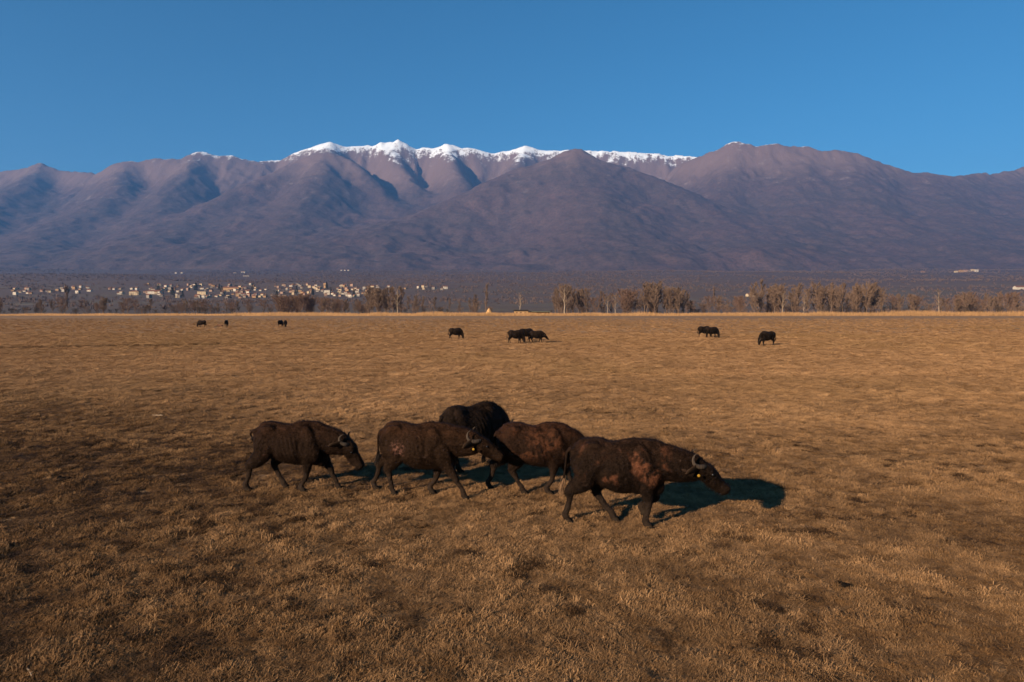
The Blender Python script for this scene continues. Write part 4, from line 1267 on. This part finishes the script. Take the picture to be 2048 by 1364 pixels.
def village(n, x0, x1, ylo, yhi, where):
    for i in range(n):
        wall = _tr.choice(['white', 'white', 'cream', 'cream', 'ochre', 'grey', 'grey', 'pink'])
        roof = _tr.choice(['gable', 'hip', 'hip', 'gable', 'flat'])
        w, d, h = _tr.choice([(6, 7, 3.0), (7, 7, 3.6), (9, 7, 3.2), (5.5, 6, 5.2), (7.5, 7, 5.6), (6, 6, 2.6)])
        px = _tr.uniform(x0, x1); t = (px - x0) / (x1 - x0)
        py = _tr.uniform(ylo(px), yhi(px))
        lab = "small %s %s house among others in the %s of the village" % (WORD[wall], ROOFW[roof], where)
        house(px, py, w, d, h, roof, wall, lab, lab[6:])
village(40, 25, 285, lambda x: 578 - 0.02 * x, lambda x: 590, "sparse left end")
village(120, 285, 520, lambda x: 570, lambda x: 597, "crowded left half")
village(112, 520, 760, lambda x: 570 + max(0, (x - 640)) * 0.02, lambda x: 595 - max(0, x - 700) * 0.1, "crowded right half")
village(10, 760, 900, lambda x: 574, lambda x: 580, "thin right end")
# buildings that stand out
house(462, 582, 44, 12, 7.5, 'hip', 'ochre', "long ochre school-like block with rows of windows in the left half of the village", rz=-0.05, name="long_building", cat="building")
house(270, 590, 19, 11, 7.0, 'hip', 'cream', "large pale yellow house at the lower edge of the village, left of its crowded part", rz=0.1)
house(310, 588, 26, 11, 6.0, 'gable', 'white', "long white house row at the lower left of the crowded village", rz=0.0)
house(405, 590, 18, 10, 7.0, 'flat', 'cream', "cream flat-roofed building low in the left half of the village", rz=0.0)
house(655, 589, 12, 9, 9.0, 'flat', 'white', "bright white tall house near the lower right of the village", rz=0.0)
house(487, 546, 26, 14, 8, 'gable', 'white', "white barn above the village with a second one to its left", rz=0.0, name="barn", cat="barn")
house(470, 547, 20, 10, 6, 'gable', 'white', "smaller white barn above the village, left of a larger one", rz=0.0, name="barn", cat="barn")
house(493, 553, 30, 9, 5, 'flat', 'grey', "low grey shed below the white barns above the village", rz=0.0, name="shed", cat="shed")
for k, px in enumerate((352, 364)):
    house(px, 547, 11, 9, 7, 'gable', 'white', "%s of two tiny white houses above the left part of the village" % ("left", "right")[k])
for k, px in enumerate((683, 690, 697)):
    house(px, 541.5, 11, 9, 6, 'gable', 'white', "%s of three tiny white houses alone on the slope above the right of the village" % ("left", "middle", "right")[k])
spec = [(1912, 545, 16, 9, 'hip', 'cream', "leftmost"), (1922, 545, 22, 13, 'hip', 'ochre', "second"), (1931, 544, 18, 12, 'hip', 'pink', "third"), (1938, 544, 15, 10, 'gable', 'grey', "fourth"),
        (1945, 543, 20, 14, 'hip', 'cream', "fifth"), (1953, 544, 16, 15, 'hip', 'white', "rightmost")]
for px, py, w, h, rf, wl, nth in spec:
    house(px, py, w, 12, h, rf, wl, "%s %s block of the building cluster on the right-hand slope" % (nth, WORD[wl]), "building cluster on the right-hand slope", rz=0.0, name="building", cat="building")
house(1845, 545, 20, 8, 5, 'gable', 'pink', "small low building left of the cluster on the right-hand slope")
house(2042, 579, 34, 14, 6, 'gable', 'white', "long pale-roofed hall cut by the right edge of the picture", rz=0.0, name="hall", cat="building")
house(1502, 593, 20, 9, 4, 'gable', 'cream', "low cream building left of the long right-hand grove")
house(891, 578, 9, 8, 6, 'gable', 'white', "small white house above the trees right of the village")
# trees between the houses
for i in range(16):
    px = _tr.uniform(300, 760); p = on_ground(px, _tr.uniform(575, 596), 900)
    plant('conifer', p[0], p[1], _tr.uniform(9, 15), "dark conifer between the houses of the village", "conifers in the village")
for i in range(60):
    px = _tr.uniform(60, 880); p = on_ground(px, _tr.uniform(578, 602), 900)
    plant(_tr.choice(['bush', 'bush', 'brush']), p[0], p[1], _tr.uniform(4, 7), "dark bare tree crown between the village houses", "bare trees in the village", "bare_tree")

# ================================================================= the farm behind the reeds
M_STRAW = simple_mat("straw", (0.50, 0.30, 0.14), 0.95, 0.3, 2.0); M_PLANK = simple_mat("old_planks", (0.42, 0.27, 0.15), 0.9, 0.3, 1.5)
M_TIN = simple_mat("green_tin", (0.14, 0.15, 0.12), 0.6, 0.2, 1.0); M_DARKW = simple_mat("dark_wood", (0.030, 0.023, 0.019), 0.9)
fp = np.array([(978 - 1024) / FPX * 381, 381, 0.0])
s = Soup(); rings = []
for k in range(9):
    t = k / 8; r = 2.6 * (1 - t) ** 0.85 + 0.08
    rings.append([(r * (1 + 0.09 * math.sin(5 * a + k * 1.7)) * math.cos(a), r * (1 + 0.09 * math.sin(5 * a + k * 1.7)) * math.sin(a), 4.2 * t - 0.1) for a in [2 * math.pi * j / 14 for j in range(14)]])
s.loft(rings)
tag(obj("straw_stack", s.mesh("straw_stack", M_STRAW, False), None, fp), "conical tawny straw stack left of the farm shed", "straw stack")
root = bpy.data.objects.new("farm_shed", None); COL.objects.link(root); root.location = ((1043 - 1024) / FPX * 381, 381, 0.05)
tag(root, "cream-walled farm shed with dark roof standing behind the reeds", "shed")
V = []; F = []; box(V, F, -4.2, 3.6, -2, 2, 0, 2.5); obj("wall", mesh_from("shed_wall", np.array(V, float), F, False, M_PLANK), root)
V = []; F = []; box(V, F, -4.9, 4.3, -2.7, 2.6, 2.5, 2.8); box(V, F, -4.2, 3.7, -1.6, 1.6, 2.803, 3.15); obj("roof", mesh_from("shed_roof", np.array(V, float), F, False, M_DARKW), root)
for dx in (-2.6, -0.4, 2.0):
    V = []; F = []; box(V, F, dx - 0.55, dx + 0.55, -2.06, -1.95, 0.05, 1.9); obj("door" if dx < 0 else "window", mesh_from("shed_opening", np.array(V, float), F, False, M_DARKW), root)
root = bpy.data.objects.new("cattle_shelter", None); COL.objects.link(root); root.location = ((1077 - 1024) / FPX * 386, 386, 0.05)
tag(root, "long low open cattle shelter with greenish roof right of the farm shed", "shelter")
V = []; F = []; box(V, F, -6.5, 6.5, -2.6, 2.6, 2.05, 2.3); obj("roof", mesh_from("shelter_roof", np.array(V, float), F, False, M_TIN), root)
V = []; F = []; box(V, F, -6.2, 6.2, 2.1, 2.3, 0, 2.05); obj("back_wall", mesh_from("shelter_wall", np.array(V, float), F, False, M_DARKW), root)
V = []; F = []; box(V, F, -0.1, 0.1, -0.1, 0.1, 0, 2.05); pm_ = mesh_from("shelter_post", np.array(V, float), F, False, M_DARKW)
for k in range(6): obj("post", pm_, root, (-6 + 2.4 * k, -2.3, 0))

# ================================================================= small things lying on the pasture
def blob(name, seed, r, h, mat, px, py, label, cat):
    s = Soup(); rng = random.Random(seed); ph = [rng.random() * 6 for _ in range(4)]
    rings = []
    for k in range(6):
        t = k / 5; rr = r * math.sqrt(max(0.02, 1 - t * t))
        rings.append([(rr * (1 + 0.2 * math.sin(2 * a + ph[0]) + 0.12 * math.sin(5 * a + ph[1] + t * 2)) * math.cos(a), 0.8 * rr * (1 + 0.2 * math.sin(3 * a + ph[2])) * math.sin(a), h * t - 0.01) for a in [2 * math.pi * j / 16 for j in range(16)]])
    s.loft(rings)
    for q in range(5):
        a = rng.random() * 6.28; s.ellipsoid((0.7 * r * math.cos(a), 0.6 * r * math.sin(a), h * rng.uniform(0.2, 0.6)), (r * rng.uniform(0.3, 0.5), r * rng.uniform(0.25, 0.45), h * rng.uniform(0.35, 0.6)))
    w = on_flat(px, py)
    tag(obj(name, s.mesh(name, mat), None, (w[0], w[1], 0)), label, cat)
M_DUNG = simple_mat("dung", (0.008, 0.006, 0.005), 0.9, 0.4, 20, 0.05)
blob("dung_pat", 1, 0.14, 0.10, M_DUNG, 126, 962, "dark dung heap lying in the grass at the far left", "dung")
blob("dung_pat", 2, 0.10, 0.07, M_DUNG, 1686, 1174, "small black dung pat in the grass at the lower right", "dung")
M_STICK = simple_mat("bleached_wood", (0.26, 0.205, 0.16), 0.85)
def stick(name, px, py, L, az, r, label, tilt=0.05, z=0.06):
    w = on_flat(px, py)
    d = np.array([math.cos(az) * math.cos(tilt), math.sin(az) * math.cos(tilt), math.sin(tilt)]); sd = np.array([-math.sin(az), math.cos(az), 0])
    s = Soup()
    P = [d * L * (t - 0.5) + sd * L * 0.02 * math.sin(t * 5) + np.array([0, 0, z]) for t in (0, 0.3, 0.6, 0.8, 1.0)]
    s.tube([(*p, r * k, r * k) for p, k in zip(P, (1.0, 0.95, 0.85, 0.7, 0.5))], 7, 3)
    s.tube([(*(P[2] + (sd * 0.25 + d * 0.7 + np.array([0, 0, 0.3])) * L * 0.25 * t), r * 0.5 * (1 - 0.5 * t), r * 0.5 * (1 - 0.5 * t)) for t in (0, 0.5, 1)], 6, 2)
    tag(obj(name, s.mesh(name, M_STICK), None, (w[0], w[1], 0)), label, "stick")
stick("bleached_stick", 316, 834, 0.42, -0.25, 0.022, "short bleached white stick lying on the pasture at the left")
stick("bleached_stick", 60, 1356, 0.22, -0.75, 0.010, "pale broken stick at the bottom left corner")
w = on_flat(451, 634)
s = Soup(); s.tube([(-0.7, 0, -0.1, 0.10, 0.10), (-0.2, 0, 0.7, 0.09, 0.09), (0.9, 0, 2.0, 0.07, 0.07)], 7, 3)
tag(obj("leaning_stake", s.mesh("leaning_stake", M_TRUNK), None, (w[0], w[1], 0)), "dark stake leaning before the reeds above the end-on far buffalo", "stake")
